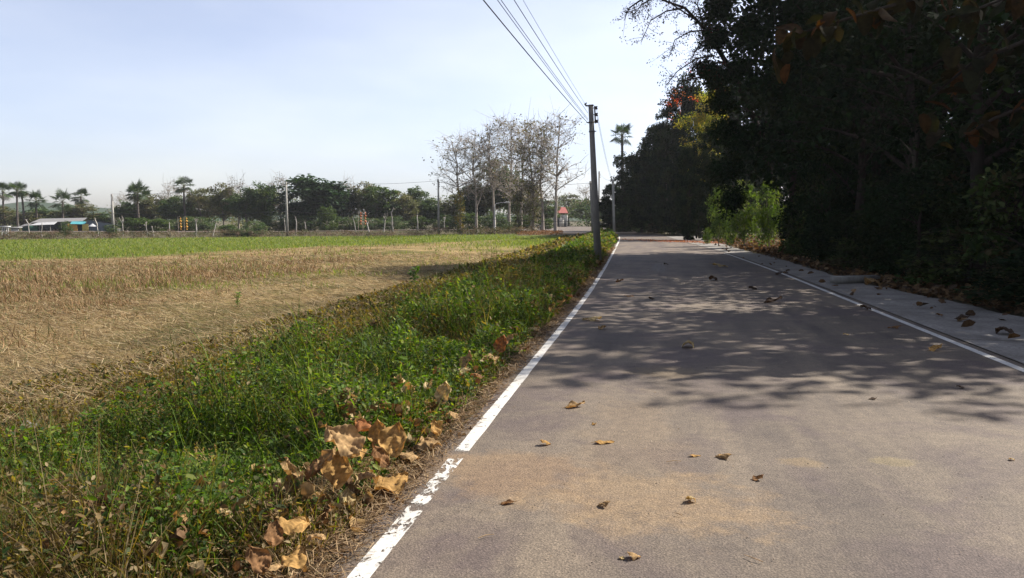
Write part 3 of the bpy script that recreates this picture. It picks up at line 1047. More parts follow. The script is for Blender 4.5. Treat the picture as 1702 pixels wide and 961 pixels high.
pile = [
    # px, py, size m, yaw, tilt, roll, curl, fold, colour, label
    (712, 752, .25, 1.9, .55, -.2, .35, .25, TAN, 'pinkish tan broad leaf with ribs at the road end of the leaf pile'),
    (656, 752, .23, 1.5, .95, .2, .4, .35, OCH, 'ochre cupped leaf standing upright in the middle of the leaf pile'),
    (603, 735, .22, 2.4, 1.1, .4, .5, .4, RED, 'dark rust brown curled leaf at the top of the leaf pile'),
    (570, 752, .27, 2.6, .45, -.3, .3, .3, TAN, 'large greyish tan leaf spread over the weeds left of the pile'),
    (652, 818, .29, .9, .35, .1, .2, .2, OCH, 'big yellow tan leaf touching the asphalt edge below the pile'),
    (560, 803, .24, 1.7, .85, .3, .6, .45, OCH, 'folded ochre leaf in front of the large greyish leaf'),
    (525, 800, .20, 2.3, .6, -.6, .6, .3, BRN, 'brown leaf sunk in shade behind the folded ochre leaf'),
    (478, 815, .20, 2.9, .9, .3, .7, .5, TAN, 'small folded tan leaf among dark weeds left of the pile'),
    (432, 855, .20, 2.2, .4, .4, .4, .4, TAN, 'broken flaky tan leaf on the weeds at the lower left of the pile'),
    (400, 868, .16, 1.2, .6, -.3, .5, .4, PALE, 'pale leaf fragment left of the broken flaky leaf'),
    (492, 893, .17, .7, .5, .3, .5, .3, OCH, 'crumpled ochre leaf below the brown sunken leaf'),
    (452, 905, .13, 2.0, .6, .6, .6, .5, BRN, 'small brown leaf left of the crumpled ochre leaf'),
    (492, 945, .15, 1.2, .9, .2, .3, .3, OCH, 'smooth golden leaf at the bottom edge of the picture'),
    (428, 950, .14, 2.6, .9, -.4, .6, .4, BRN, 'dark brown leaf left of the smooth golden leaf'),
    (455, 958, .10, .4, .5, -.2, .4, .4, TAN, 'pinkish leaf scrap under the smooth golden leaf'),
    (110, 912, .15, 1.2, .2, .3, .6, .5, TAN, 'crumpled light brown leaf deep in the weeds at the lower left'),
    (590, 770, .19, 1.1, .5, .5, .6, .4, OCH, 'ochre leaf wedged under the large greyish leaf'),
    (628, 775, .17, 2.8, .8, -.3, .7, .5, BRN, 'shadowed brown leaf in the hollow between the cupped and yellow leaves'),
    (682, 770, .16, .5, .3, .3, .6, .4, TAN, 'narrow tan leaf below the ribbed leaf at the road end'),
    (632, 738, .17, 1.4, 1.1, -.2, .7, .5, OCH, 'rolled ochre leaf standing beside the rust brown one'),
    (606, 806, .18, 2.2, .4, .4, .5, .5, TAN, 'crumpled tan leaf left of the big yellow tan leaf'),
    (548, 778, .15, .6, .7, .3, .6, .4, TAN, 'tan leaf edge showing at the left side of the pile'),
    (516, 842, .17, 2.6, .5, .3, .6, .5, OCH, 'ochre leaf lying among straw below the pile'),
    (540, 872, .14, 1.0, .3, -.4, .6, .5, BRN, 'brown curled leaf on the straw between pile and asphalt'),
    (470, 858, .14, .4, .6, .3, .6, .5, TAN, 'small tan leaf between the flaky leaf and the pile'),
    (575, 838, .13, 1.9, .3, .3, .6, .4, PALE, 'pale small leaf on the straw in front of the pile'),
    (520, 910, .12, 2.4, .4, .3, .6, .5, TAN, 'small tan leaf on the straw near the bottom of the picture'),
    (722, 722, .14, 2.2, .5, .3, .6, .5, OCH, 'ochre leaf just up the road from the ribbed leaf'),
    (790, 634, .16, 1.6, .4, .3, .6, .5, BRN, 'brown leaf at the asphalt edge beside the pale rolled leaf'),
    (846, 570, .16, .6, .4, .3, .6, .5, TAN, 'tan leaf just beyond the rust coloured standing leaf'),
    (752, 700, .15, 1.4, .6, .3, .6, .5, TAN, 'rounded tan leaf between the pile and the white line'),
    (738, 668, .20, 1.2, 1.2, .2, .6, .5, PALE, 'pinkish upright leaf in the dry grass beside the white line'),
    (764, 628, .26, 2.5, .5, .2, .5, .5, PALE, 'pale yellow rolled leaf at the verge edge up the road'),
    (778, 610, .23, .9, .8, -.3, .5, .4, TAN, 'pinkish grey leaf behind the pale yellow rolled leaf'),
    (818, 606, .23, .7, .7, .3, .6, .4, TAN, 'pointed pink tan leaf to the right of the pinkish grey leaf'),
    (834, 583, .22, 1.1, 1.0, .2, .6, .3, RED, 'rust coloured leaf standing in the weeds up the road'),
    (862, 508, .30, .3, .3, .2, .5, .4, TAN, 'tan crumpled leaf lying on the shaded weeds'),
    (932, 509, .24, .3, .5, .3, .5, .5, OCH, 'sunlit ochre leaf at the verge edge far up the line'),
    (884, 550, .20, 2.6, .2, .1, .3, .4, PALE, 'pale flat leaf at the shaded asphalt edge'),
    (870, 585, .18, .2, .1, .1, .3, .4, BRN, 'flat brown leaf on the asphalt edge outside the white line'),
    (940, 497, .30, 2.8, .3, .1, .4, .4, BRN, 'greyish brown leaf at the verge edge in the tree shade'),
    (618, 547, .22, .2, .3, .1, .3, .3, BRN, 'lone brown leaf in the green weeds towards the field'),
    (262, 692, .20, .3, .4, .3, .4, .4, OCH, 'yellow brown leaf on the green weeds at the left'),
    (48, 712, .20, 2.6, .1, .1, .3, .4, (.26, .25, .22), 'pale grey leaf in the brown weeds at the left edge'),
    (336, 640, .20, 3.0, .1, .1, .3, .4, (.40, .38, .34), 'grey leaf near the field side of the verge'),
    (540, 665, .14, .3, .3, .1, .4, .4, TAN, 'small tan leaf in the middle of the weedy verge'),
    (700, 645, .14, 2.8, .4, .1, .4, .4, BRN, 'small brown leaf behind the dry grass of the verge'),
]
for i, (px, py, L, yaw, tilt, roll, curl, fold, colr, lab) in enumerate(pile):
    X, Y, _ = ground_pt(px, py + 6)
    la, al = lata(X, Y)
    d = float(left_edge(al)) - la
    hgt = float(verge_height(np.array([d]), np.array([X]), np.array([Y]))[0])
    # the leaf lies on top of the growth: step it along the same ground, then raise it by the growth's height
    X, Y, _ = ground_pt(px, py + 3, float(terrain(X, Y)) + hgt * .85) if d > 0 else (X, Y, 0)
    z = float(terrain(X, Y)) + hgt * .85 + .02 + .40 * L * abs(math.sin(tilt * .5)) if d > 0 else .012
    o = link('dead_leaf', dead_leaf_mesh(300 + i, L * .92, L * .78, curl * .9, fold * .8, .75, colr, i % 2 == 0), None, (X, Y, z))
    o.rotation_euler = Euler((tilt * .5, roll * .7, yaw - math.pi / 2), 'XYZ')
    tag(o, lab, 'leaf', GR_PILE)

mb = MB()
r = np.random.default_rng(91)
n = 520
la = np.where(r.random(n) < .7, r.normal(-1.95, .30, n), -1.5 - r.gamma(1.6, .12, n))
al = np.where(la > -9, r.uniform(2.6, 5.6, n), 0)
m2 = r.random(n) < .45
al[m2] = r.uniform(5.4, 30, int(m2.sum())); la[m2] = -1.5 - r.gamma(1.5, .16, int(m2.sum()))
X, Y = wxy(la, al)
hq = verge_height(left_edge(al) - la, X, Y)
s_ = r.uniform(.025, .11, n) * np.interp(al, [3, 30], [1, 2.0])
CR_U = np.linspace(0, 1, 5)
CT = np.array([(v_ * .38 * math.sin(math.pi * (.1 + .8 * u_)), u_, .22 * math.sin(u_ * 7 + v_ * 2) + .25 * v_ * v_) for u_ in CR_U for v_ in (-1, -.3, .4, 1)])
mb.scatter(CT, grid_faces(5, 4), np.stack([X, Y, terrain(X, Y) + hq * .7 + .03], 1), rots(r.uniform(0, 6.28, n), r.normal(0, .7, n), r.normal(0, .8, n)), np.stack([s_] * 3, 1), pick([[.42, .28, .13], [.30, .18, .08], [.52, .40, .22], [.18, .11, .06]], n, r))
stuff('leaf_fragments', mb.mesh('leaf_fragments', M['dead'], True), 'broken curled bits of dry leaf along the verge edge', 'leaf litter')

# a few thin twigs on the road
for px, py, ln, yaw, lab in ((1252, 932, .10, 2.3, 'thin pale twig on the near asphalt at the bottom'),
                             (1127, 858, .05, 2.4, 'short dark twig below the leaf cone'),
                             (808, 895, .09, .5, 'pale straw stem on the near asphalt by the white line'),
                             (1120, 770, .10, .1, 'yellow stalk left of the yellow road stains')):
    X, Y, _ = ground_pt(px, py, 0)
    mb = MB()
    dx, dy = math.cos(yaw) * ln / 2, math.sin(yaw) * ln / 2
    mb.tube([(-dx, -dy, .006), (-.1 * dy, .1 * dx, .010), (dx, dy, .007)], [.0022, .0025, .0012], 5, (.42, .30, .17))
    tag(link('twig', mb.mesh('twig', M['dead']), None, (X, Y, .006)), lab, 'twig', 'twigs lying on the road')


# ------------------------------------------------------------------ trees
def leaf_cloud(mb, centres, rad, per, size, cols, rng, flat=.75, droop=0.0):
    n = len(centres) * per
    c = np.repeat(centres, per, 0)
    r = np.repeat(np.broadcast_to(rad, (len(centres),)), per)
    o = rng.normal(0, 1, (n, 3))
    o /= np.linalg.norm(o, axis=1)[:, None]
    o *= (rng.random(n) ** .45 * r)[:, None]
    o[:, 2] *= flat
    base = pick(cols, len(centres), rng, .22)
    col = np.repeat(base, per, 0) * (1 + .3 * (rng.random((n, 1)) * 2 - 1))
    s = size * rng.uniform(.6, 1.3, n)
    yaw = np.arctan2(-o[:, 0], o[:, 1]) + rng.normal(0, .7, n)
    mb.scatter(LEAF_T, LEAF_F, c + o, rots(yaw, rng.normal(-droop, .55, n), rng.normal(0, .55, n)), np.stack([s, s, s], 1), np.clip(col, 0, 1))


def make_tree(seed, H, tr, crowns, n_cl, per, lsize, cols, cl_r, barkc, mat='farleaf', twigs=0, lean=(0, 0), lt=.02, droop=.1, trunk_top=.8, surf=.35):
    """crowns: list of (cx,cy,cz,rx,ry,rz). returns trunk mesh, crown mesh"""
    r = np.random.default_rng(seed)
    tm, cmb = MB(), MB()
    nseg = 9
    t = np.linspace(0, 1, nseg)
    wx = np.cumsum(r.normal(0, .016 * H, nseg)); wy = np.cumsum(r.normal(0, .016 * H, nseg))
    tp = np.stack([lean[0] * t * H + wx * t, lean[1] * t * H + wy * t, t * H * trunk_top], 1)
    rad = tr * (1 - .72 * t)
    rad[0] = tr * 1.35
    tm.tube(tp, rad, 8, barkc)
    P = []
    tot = sum(c[3] * c[4] * c[5] for c in crowns)
    for c in crowns:
        k = max(2, int(round(n_cl * c[3] * c[4] * c[5] / tot)))
        o = r.normal(0, 1, (k, 3))
        o /= np.linalg.norm(o, axis=1)[:, None]
        o *= (surf + (1 - surf) * r.random(k) ** .5)[:, None]
        P.append(np.array(c[:3]) + o * np.array(c[3:]))
    P = np.concatenate(P)
    # limbs towards the clumps
    nl = min(len(P), 26 + twigs * 4)
    order = r.permutation(len(P))[:nl]
    nodes = [tuple(p) for p in tp[2:]]
    nr = list(rad[2:])
    for idx in order[np.argsort(np.linalg.norm(P[order] - tp[-1], axis=1))]:
        p = P[idx]
        nd = np.array(nodes)
        dist = np.linalg.norm(nd - p, axis=1) + np.where(nd[:, 2] > p[2] - .04 * H, 1.2 * H * .2, 0)
        j = int(np.argmin(dist))
        a = nd[j]
        r0 = min(nr[j] * .62, tr * .42)
        s_ = np.linspace(0, 1, 6)[:, None]
        b = (a + p) / 2 + np.array([0, 0, .10 * np.linalg.norm(p - a)]) + r.normal(0, .05 * np.linalg.norm(p - a), 3)
        pts = (1 - s_) ** 2 * a + 2 * s_ * (1 - s_) * b + s_ ** 2 * p
        rr = np.linspace(r0, max(r0 * .25, lt * .6), 6)
        tm.tube(pts, rr, 5, barkc, cap=False)
        for q_ in (2, 3, 4, 5):
            nodes.append(tuple(pts[q_])); nr.append(rr[q_])
        for _ in range(twigs):
            k0 = pts[r.integers(2, 6)]
            e = k0 + r.normal(0, 1, 3) * cl_r * 1.1 + np.array([0, 0, .4 * cl_r])
            mid = (k0 + e) / 2 + r.normal(0, .12 * cl_r, 3)
            tm.tube([k0, mid, e], [lt, lt * .8, lt * .4], 3, barkc, cap=False)
    leaf_cloud(cmb, P, cl_r * r.uniform(.7, 1.3, len(P)), per, lsize, cols, r, .75, droop)
    return tm.mesh('trunk', M['bark'], True), cmb.mesh('crown', M[mat])


def place(name, meshes, label, cat, loc, rz=0, sxy=1.0, sz=1.0, group=None, parts=('trunk', 'crown')):
    e = empty(name, label, cat, loc, rz, group)
    e.scale = (sxy, sxy, sz)
    for pn, me in zip(parts, meshes):
        link(pn, me, e)
    return e


G_DARK = [[.035, .075, .035], [.05, .09, .04], [.03, .06, .03]]
G_MID = [[.08, .13, .045], [.10, .15, .05], [.07, .115, .045], [.13, .165, .06]]  # far tree palettes lightened, distance haze partly put into the colour
G_OLV = [[.16, .165, .075], [.19, .18, .085], [.13, .14, .065], [.20, .17, .10]]
G_BRN = [[.20, .15, .10], [.15, .12, .08], [.12, .11, .06], [.24, .18, .12]]
G_LIT = [[.075, .12, .025], [.10, .145, .028], [.055, .095, .02]]
BK_G = (.17, .14, .115)
BK_D = (.028, .023, .019)  # bark colour darkened to carry the shade inside the forest

# tree kinds standing behind the crossing road (built 10 m tall, crown radius about 3.5 m)
def std_crown(seed):
    r = np.random.default_rng(seed)
    out = [(0, 0, 6.0, 3.1, 3.1, 3.4)]
    for _ in range(4):
        a = r.uniform(0, 6.28)
        out.append((2.0 * math.cos(a), 2.0 * math.sin(a), r.uniform(3.6, 7.4), 1.7, 1.7, 1.6))
    return out


KIND = {
    'dark': [make_tree(10 + i, 10, .24, std_crown(i), 170, 60, .42, G_DARK, .75, BK_D) for i in range(2)],
    'mid': [make_tree(20 + i, 10, .22, std_crown(5 + i), 150, 52, .40, G_MID, .72, BK_G) for i in range(2)],
    'olive': [make_tree(30 + i, 10, .20, std_crown(9 + i), 130, 44, .36, G_OLV, .70, BK_G, twigs=3) for i in range(2)],
    'sparse': [make_tree(40 + i, 10, .17, [(0, 0, 6.3, 2.7, 2.7, 3.6)], 60, 11, .22, G_BRN, .75, (.22, .19, .16), twigs=5, lt=.03) for i in range(2)],
    'bushy': [make_tree(50 + i, 10, .3, [(0, 0, 4.8, 4.2, 4.2, 4.9), (1.6, 1, 3, 3, 3, 2.9), (-1.8, -1, 3, 3, 3, 2.9)], 130, 44, .42, G_MID, .95, BK_G) for i in range(2)],
    'litbush': [make_tree(60, 10, .3, [(0, 0, 4.8, 4.2, 4.2, 4.9)], 100, 50, .5, G_LIT, 1.0, BK_G)],
}
# (px, top y, depth, crown width px, kind, label)
far_trees = [
    (8, 342, 150, 44, 'olive', 'dull olive tree at the far left behind the market stall'),
    (48, 350, 148, 46, 'olive', 'low olive tree under the paired fan palms'),
    (82, 344, 152, 44, 'mid', 'mid green tree behind the left end of the grey stall roof'),
    (112, 346, 146, 46, 'olive', 'olive tree behind the palm over the stall'),
    (142, 336, 146, 44, 'olive', 'yellowish olive tree behind the yellow tarp'),
    (168, 352, 150, 44, 'mid', 'low green tree in the dip left of the concrete pole'),
    (196, 340, 148, 34, 'sparse', 'thin leafless tree around the leftmost concrete pole'),
    (208, 318, 150, 34, 'sparse', 'wispy grey tree just left of the double fan palm'),
    (224, 332, 146, 52, 'mid', 'green tree under the double fan palm'),
    (258, 318, 146, 46, 'olive', 'grey green tree right of the double fan palm'),
    (288, 300, 148, 46, 'sparse', 'leafless tree left of the tall lone fan palm'),
    (300, 322, 143, 54, 'mid', 'round green tree below the tall lone fan palm'),
    (338, 312, 143, 56, 'olive', 'olive tree right of the tall lone fan palm'),
    (374, 298, 140, 50, 'olive', 'tall olive tree with twiggy top in the left part of the woods'),
    (398, 294, 139, 54, 'sparse', 'twiggy grey tree rising from the olive trees'),
    (412, 308, 136, 60, 'mid', 'dense green tree in the middle of the left woods'),
    (442, 300, 136, 54, 'mid', 'green tree to the left of the concrete pole with crossarm'),
    (468, 286, 136, 44, 'sparse', 'tall bare twiggy tree behind the concrete pole with crossarm'),
    (515, 290, 132, 104, 'dark', 'broad dark evergreen tree, the darkest crown of the far woods'),
    (560, 306, 134, 60, 'dark', 'dark green tree touching the broad evergreen on its right'),
    (582, 296, 138, 48, 'sparse', 'grey twiggy tree right of the dark evergreens'),
    (612, 296, 136, 54, 'olive', 'olive tree with grey twigs behind the orange banners'),
    (640, 304, 134, 62, 'mid', 'rounded green tree behind the branching white trunk'),
    (672, 316, 134, 50, 'olive', 'lower olive tree left of the bare teak trees'),
    (694, 306, 140, 40, 'mid', 'green tree in the gap before the bare teak trees'),
    (722, 326, 138, 48, 'mid', 'green tree behind the white pole near the teaks'),
    (758, 322, 136, 48, 'olive', 'olive tree seen through the leftmost bare teak'),
    (792, 300, 132, 46, 'dark', 'dark tree seen through the left teaks'),
    (818, 262, 130, 56, 'olive', 'tall grey green tree in the middle of the teak group'),
    (845, 270, 128, 48, 'mid', 'tall green tree seen between the middle teaks'),
    (872, 300, 132, 56, 'olive', 'olive tree seen through the right teaks'),
    (905, 330, 150, 46, 'mid', 'green tree behind the red roofed house'),
    (945, 322, 196, 60, 'olive', 'grey olive tree above the red roof'),
    (975, 305, 188, 46, 'sparse', 'bare grey tree right of the red roof'),
    (978, 332, 182, 44, 'olive', 'low olive tree behind the main pole'),
    (1005, 330, 178, 40, 'mid', 'green tree between the poles at the bend'),
]
r0 = random.Random(5)
for i, (px, ty, D, wpx, kind, lab) in enumerate(far_trees):
    me = KIND[kind][i % len(KIND[kind])]
    D += 10
    loc = at_dist(px, D)
    hgt = height_at(ty, D) - loc[2]
    wd = wpx * 1.22 * D / F_PX
    place('tree', me, lab, 'tree', loc, r0.uniform(0, 6.28), wd / 7.4, hgt / 9.9, 'trees beyond the crossing road')

# low bushes in front of the woods and along the scrub
bushes = [
    (228, 360, 122, 56, 'litbush', 'light green bush mass right of the leftmost concrete pole'),
    (262, 362, 122, 54, 'litbush', 'light green bush behind the white topped trunks at the left'),
    (186, 372, 112, 26, 'bushy', 'dark green bush at the right end of the stall'),
    (112, 366, 108, 20, 'bushy', 'dark shrub in front of the stall beside the blue tarp'),
    (380, 372, 110, 34, 'litbush', 'bright green shrub in the left scrub line'),
    (425, 366, 110, 42, 'bushy', 'taller green shrub in the scrub line left of the crossarm pole'),
    (402, 378, 106, 60, 'bushy', 'low wide dark shrub at the edge of the crop'),
    (545, 340, 122, 34, 'litbush', 'slender yellow green shrub in front of the dark evergreen'),
    (610, 360, 124, 60, 'bushy', 'shady bush behind the orange banners'),
    (655, 358, 124, 60, 'bushy', 'shady bush behind the branching white trunk'),
    (700, 358, 122, 44, 'litbush', 'light bush left of the white pole'),
    (740, 354, 122, 50, 'bushy', 'bush between the white pole and the first teak'),
    (780, 352, 118, 40, 'litbush', 'yellow green bush behind the first teaks'),
    (846, 368, 98, 44, 'bushy', 'dark green bush at the foot of the teak group'),
    (330, 358, 126, 60, 'bushy', 'green bush left of the pollarded trunks'),
    (470, 352, 126, 70, 'bushy', 'shaded bush behind the crossarm pole'),
    (300, 362, 126, 40, 'bushy', 'bush behind the golden banners'),
    (510, 356, 126, 60, 'bushy', 'shaded bush under the broad dark evergreen'),
    (575, 358, 126, 50, 'bushy', 'shaded bush right of the slender yellow shrub'),
    (820, 350, 118, 46, 'bushy', 'bush behind the street lamp'),
    (868, 356, 118, 46, 'litbush', 'bush behind the vine covered trunks'),
    (905, 362, 112, 30, 'litbush', 'light bush left of the rightmost teak'),
]
for i, (px, ty, D, wpx, kind, lab) in enumerate(bushes):
    me = KIND[kind][i % len(KIND[kind])]
    D += 12 if D > 115 else 4
    loc = at_dist(px, D)
    hgt = height_at(ty, D) - loc[2]
    place('bush', me, lab, 'bush', loc, r0.uniform(0, 6.28), wpx * D / F_PX / 9.0, hgt / 9.9, 'bushes along the crossing road', ('stem', 'foliage'))

# woods further back that close the gaps
mb = MB()
r = np.random.default_rng(77)
n = 420
px = r.uniform(-60, 1010, n)
D = r.uniform(175, 205, n)
X = (px - 851) / F_PX * D
hz = np.interp(px, [-60, 100, 160, 200, 330, 560, 720, 900, 1010], [4.2, 4.2, 3.6, 5.0, 8.0, 8.5, 7.5, 7.0, 7.0])
leaf_cloud(mb, np.stack([X, D, -.8 + hz * r.random(n) ** .8], 1), 2.0, 60, .55, G_MID + G_OLV + G_DARK, r, .8)
stuff('woods', mb.mesh('woods', M['farleaf']), 'continuous far wood filling the gaps behind the trees across the field', 'woods')

# brown scrub line between the crop and the crossing road
mb = MB()
r = np.random.default_rng(78)
n = 900
t = r.random(n)
px = -60 + t * 950
BX = np.interp(px, [p[0] for p in BL] + [900], BLX + [3.4])
BYv = np.interp(px, [p[0] for p in BL] + [900], BLY + [92.0])
s_ = 1 + r.uniform(.0, .05, n)
X, Y = BX * s_, BYv * s_
k = (X < 2.2)
X, Y = X[k], Y[k]
n = len(X)
hz = r.uniform(.05, .95, n) * (.45 + .9 * fbm(X, Y, .12, 3))
leaf_cloud(mb, np.stack([X, Y, terrain(X, Y) + hz], 1), .38, 36, .13, [[.16, .10, .075], [.20, .13, .10], [.10, .07, .05], [.10, .10, .04], [.06, .08, .03], [.22, .16, .12]], r, .7)
stuff('dry_scrub', mb.mesh('dry_scrub', M['farleaf']), 'low brown and purple scrub lining the far edge of the green crop', 'scrub')

# ------------------------------------------------------------------ bare teak group
def teak(seed, H, wide, low, nl=70, per=9, leafs=.36, cols=G_BRN, lean=(0, 0), thick=.17):
    zc = (low + H) / 2
    return make_tree(seed, H, thick, [(lean[0] * zc, lean[1] * zc, zc, wide, wide, (H - low) / 2), (lean[0] * H, lean[1] * H, H * .82, wide * .8, wide * .8, H * .17)], nl, per, leafs, cols, .9, (.27, .24, .21), twigs=7, lean=lean, lt=.028, trunk_top=.93, surf=.55)


G_TEAK = [[.24, .18, .13], [.18, .13, .10], [.30, .22, .16], [.15, .14, .08], [.12, .10, .08]]
G_TEAKG = G_TEAK + [[.14, .14, .04], [.20, .17, .05]]
teaks = [
    (766, 224, 386, 106, 4.8, 5.5, 80, 5, G_TEAK, 'leftmost bare teak, wide open crown over the white pole'),
    (792, 212, 384, 108, 3.4, 5.0, 62, 6, G_TEAK, 'slim bare teak second from the left'),
    (822, 198, 384, 110, 2.8, 5.0, 60, 8, G_TEAK, 'bare teak directly behind the street lamp'),
    (846, 196, 384, 108, 2.6, 4.0, 70, 11, G_TEAKG, 'teak with brown leaves just right of the street lamp'),
    (866, 193, 386, 104, 2.8, 3.0, 80, 14, G_TEAKG, 'tall teak with clumps of brown leaves in the middle of the group'),
    (884, 205, 388, 100, 2.6, 2.5, 80, 16, G_TEAKG, 'teak hung with dense brown and yellow leaves'),
    (902, 215, 388, 100, 2.2, 3.0, 60, 12, G_TEAKG, 'slim teak beside the rightmost tall one'),
    (923, 190, 389, 98, 4.4, 4.5, 80, 6, G_TEAK, 'rightmost tall teak with a dark straight trunk and open crown'),
]
for i, (px, ty, by, D, wide, low, nl, per, cols, lab) in enumerate(teaks):
    loc = at_dist(px, D)
    H = height_at(ty, D) - loc[2]
    me = teak(400 + i, H, wide, low, nl, max(4, int(per * .7)), .32, cols, (0.01 * (i % 3 - 1), 0), .20)
    place('teak_tree', me, lab, 'tree', loc, 0, 1, 1, 'bare teak trees at the corner of the field')
# trunks wrapped in climbers
for i, (px, D, ty, wpx, lab, cols) in enumerate((
        (884, 98, 300, 26, 'brown green climber mass around the thick trunks of the teak group', G_TEAKG + G_OLV),
        (765, 104, 316, 12, 'yellow orange vine on the leftmost teak trunk', [[.40, .26, .04], [.25, .22, .05], [.12, .14, .04]]),
        (862, 100, 318, 20, 'olive climber left of the thick vine covered trunk', G_OLV))):
    X, Y, z = at_dist(px, D)
    Hc = height_at(ty, D) - z
    r = np.random.default_rng(500 + i)
    n = 60
    mb = MB()
    hz = r.random(n)
    rr = wpx * D / F_PX / 2
    P = np.stack([r.normal(0, .4, n) * rr, r.normal(0, .4, n) * rr, hz * Hc], 1)
    leaf_cloud(mb, P, .45, 24, .2, cols, r, .9, .3)
    st = MB()
    for q_ in range(5):
        a = r.uniform(0, 6.28)
        st.tube([(.3 * rr * math.cos(a + s2), .3 * rr * math.sin(a + s2), s2 / 3 * Hc) for s2 in (0, .8, 1.6, 2.4, 3)], .035, 4, (.12, .1, .08))
    place('climbing_vine', (st.mesh('stem', M['bark']), mb.mesh('foliage', M['farleaf'])), lab, 'vine', (X, Y, z), 0, 1, 1, 'climbers on the teak trunks', ('stem', 'foliage'))
# fallen leaves below the teaks
mb = MB()
r = np.random.default_rng(81)
n = 1500
px = r.uniform(860, 935, n); D = r.uniform(84, 100, n)
X = (px - 851) / F_PX * D
s_ = r.uniform(.1, .25, n)
mb.scatter(LEAF_T, LEAF_F, np.stack([X, D, terrain(X, D) + r.uniform(.03, .25, n)], 1), rots(r.uniform(0, 6.28, n), r.normal(0, .4, n), r.normal(0, .5, n)), np.stack([s_] * 3, 1), pick([[.40, .22, .11], [.3, .16, .08], [.2, .12, .07]], n, r))
stuff('teak_litter', mb.mesh('teak_litter', M['dead']), 'orange brown litter under the teak group at the corner of the field', 'leaf litter')


# ------------------------------------------------------------------ fan palms
def fan_palm(seed, H, cr=1.9, nf=26, tr=.17):
    r = np.random.default_rng(seed)
    tm, fm = MB(), MB()
    t = np.linspace(0, 1, 8)
    tm.tube(np.stack([.02 * H * np.sin(t * 3 + seed), .015 * H * np.sin(t * 2 + seed), t * H], 1), tr * (1.15 - .35 * t), 8, (.09, .075, .065))
    top = np.array([.02 * H * math.sin(3 + seed), .015 * H * math.sin(2 + seed), H])
    for k in range(nf):
        az = k * 2.399 + r.normal(0, .2)
        el = math.radians(r.uniform(-35, 80) if k < nf * .8 else r.uniform(-60, -25))
        d = np.array([math.cos(az) * math.cos(el), math.sin(az) * math.cos(el), math.sin(el)])
        pl = cr * r.uniform(.42, .58)
        p1 = top + d * pl
        fm.tube([top, top + d * pl * .5 + np.array([0, 0, .03]), p1], [.035, .03, .025], 4, (.10, .11, .04), cap=False)
        side = np.cross(d, [0, 0, 1.0]); side /= np.linalg.norm(side) + 1e-9
        up = np.cross(side, d)
        nb = 13
        R_ = cr * r.uniform(.42, .60)
        g = pick([[.045, .075, .03], [.06, .095, .035], [.035, .06, .025]] if k < nf * .92 else [[.12, .10, .05]], 1, r)[0]
        for b in range(nb):
            a = math.radians(-115 + 230 * b / (nb - 1))
            dd = d * math.cos(a) + side * math.sin(a)
            e = p1 + dd * R_ - np.array([0, 0, .22 * R_ * abs(math.sin(a))]) + up * .08 * R_ * (b % 2)
            wv = np.cross(dd, up) * R_ * .07
            m1 = p1 + dd * R_ * .55 + up * .05 * R_
            fm.add([p1, m1 + wv, e, m1 - wv], [[0, 1, 2, 3]], g * r.uniform(.8, 1.2))
    return tm.mesh('trunk', M['bark'], True), fm.mesh('crown', M['farleaf'])


palms = [
    # px, crown top y, depth, crown px width, label
    (12, 306, 160, 26, 'fan palm cut by the left edge of the picture'),
    (33, 303, 150, 26, 'tall fan palm, left of the pair over the stall'),
    (43, 306, 156, 24, 'fan palm just behind and right of the tall left pair member'),
    (66, 320, 158, 28, 'low fan palm over the left end of the stall roof'),
    (108, 319, 150, 32, 'fan palm with dark straight trunk above the middle of the stall roof'),
    (140, 314, 156, 26, 'lone fan palm against the sky over the yellow tarp'),
    (234, 304, 140, 34, 'largest fan palm, left of the leafless tree'),
    (228, 309, 154, 24, 'fan palm partly hidden behind the largest one'),
    (250, 318, 158, 20, 'small fan palm right of the largest one'),
    (311, 294, 150, 30, 'highest fan palm rising over the left woods'),
    (1030, 209, 106, 34, 'fan palm against the bright sky beside the dark forest and the pole'),
]
for i, (px, ty, D, wpx, lab) in enumerate(palms):
    loc = at_dist(px, D)
    cr = wpx * D / F_PX / 2 * 1.4
    H = height_at(ty, D) - loc[2] - cr * .75
    me = fan_palm(600 + i, H, cr, 19 + i % 4, .20 if D > 100 else .20)
    place('fan_palm', me, lab, 'palm tree', loc, i * 1.1, 1, 1, 'fan palms on the skyline')


# ------------------------------------------------------------------ pollarded white trunks beside the crossing road
def stump_tree(seed, H, fork=True):
    r = np.random.default_rng(seed)
    mb = MB()
    lean = r.normal(0, .13, 2)
    pts = [(lean[0] * H * t_ + r.normal(0, .02) * H, lean[1] * H * t_, H * t_ * .75) for t_ in (0, .33, .66, 1)]
    mb.tube(pts, np.array([.12, .095, .08, .075]) * r.uniform(.7, 1.15), 7, (.30, .28, .25))
    tm = mb.mesh('trunk', M['bark'], True)
    bm_ = MB()
    bm_.tube([pts[-1], (pts[-1][0], pts[-1][1], H * .80)], [.07, .05], 6, (.30, .28, .24))
    for k in range(int(r.integers(0, 5))):
        a = r.uniform(0, 6.28)
        p = np.array(pts[-1])
        e = p + np.array([math.cos(a) * r.uniform(.04, .17) * H, math.sin(a) * .1 * H, r.uniform(.05, .26) * H])
        bm_.tube([p - np.array([0, 0, .05]), (p + e) / 2 + np.array([0, 0, -.02 * H]), e], [.08, .06, .05], 6, (.34, .32, .285))
        for _ in range(2):
            e2 = e + r.normal(0, .07 * H, 3) + np.array([0, 0, .08 * H])
            bm_.tube([e, e2], [.035, .02], 4, (.27, .24, .21))
    return tm, bm_.mesh('branch_stubs', M['bark'], True)


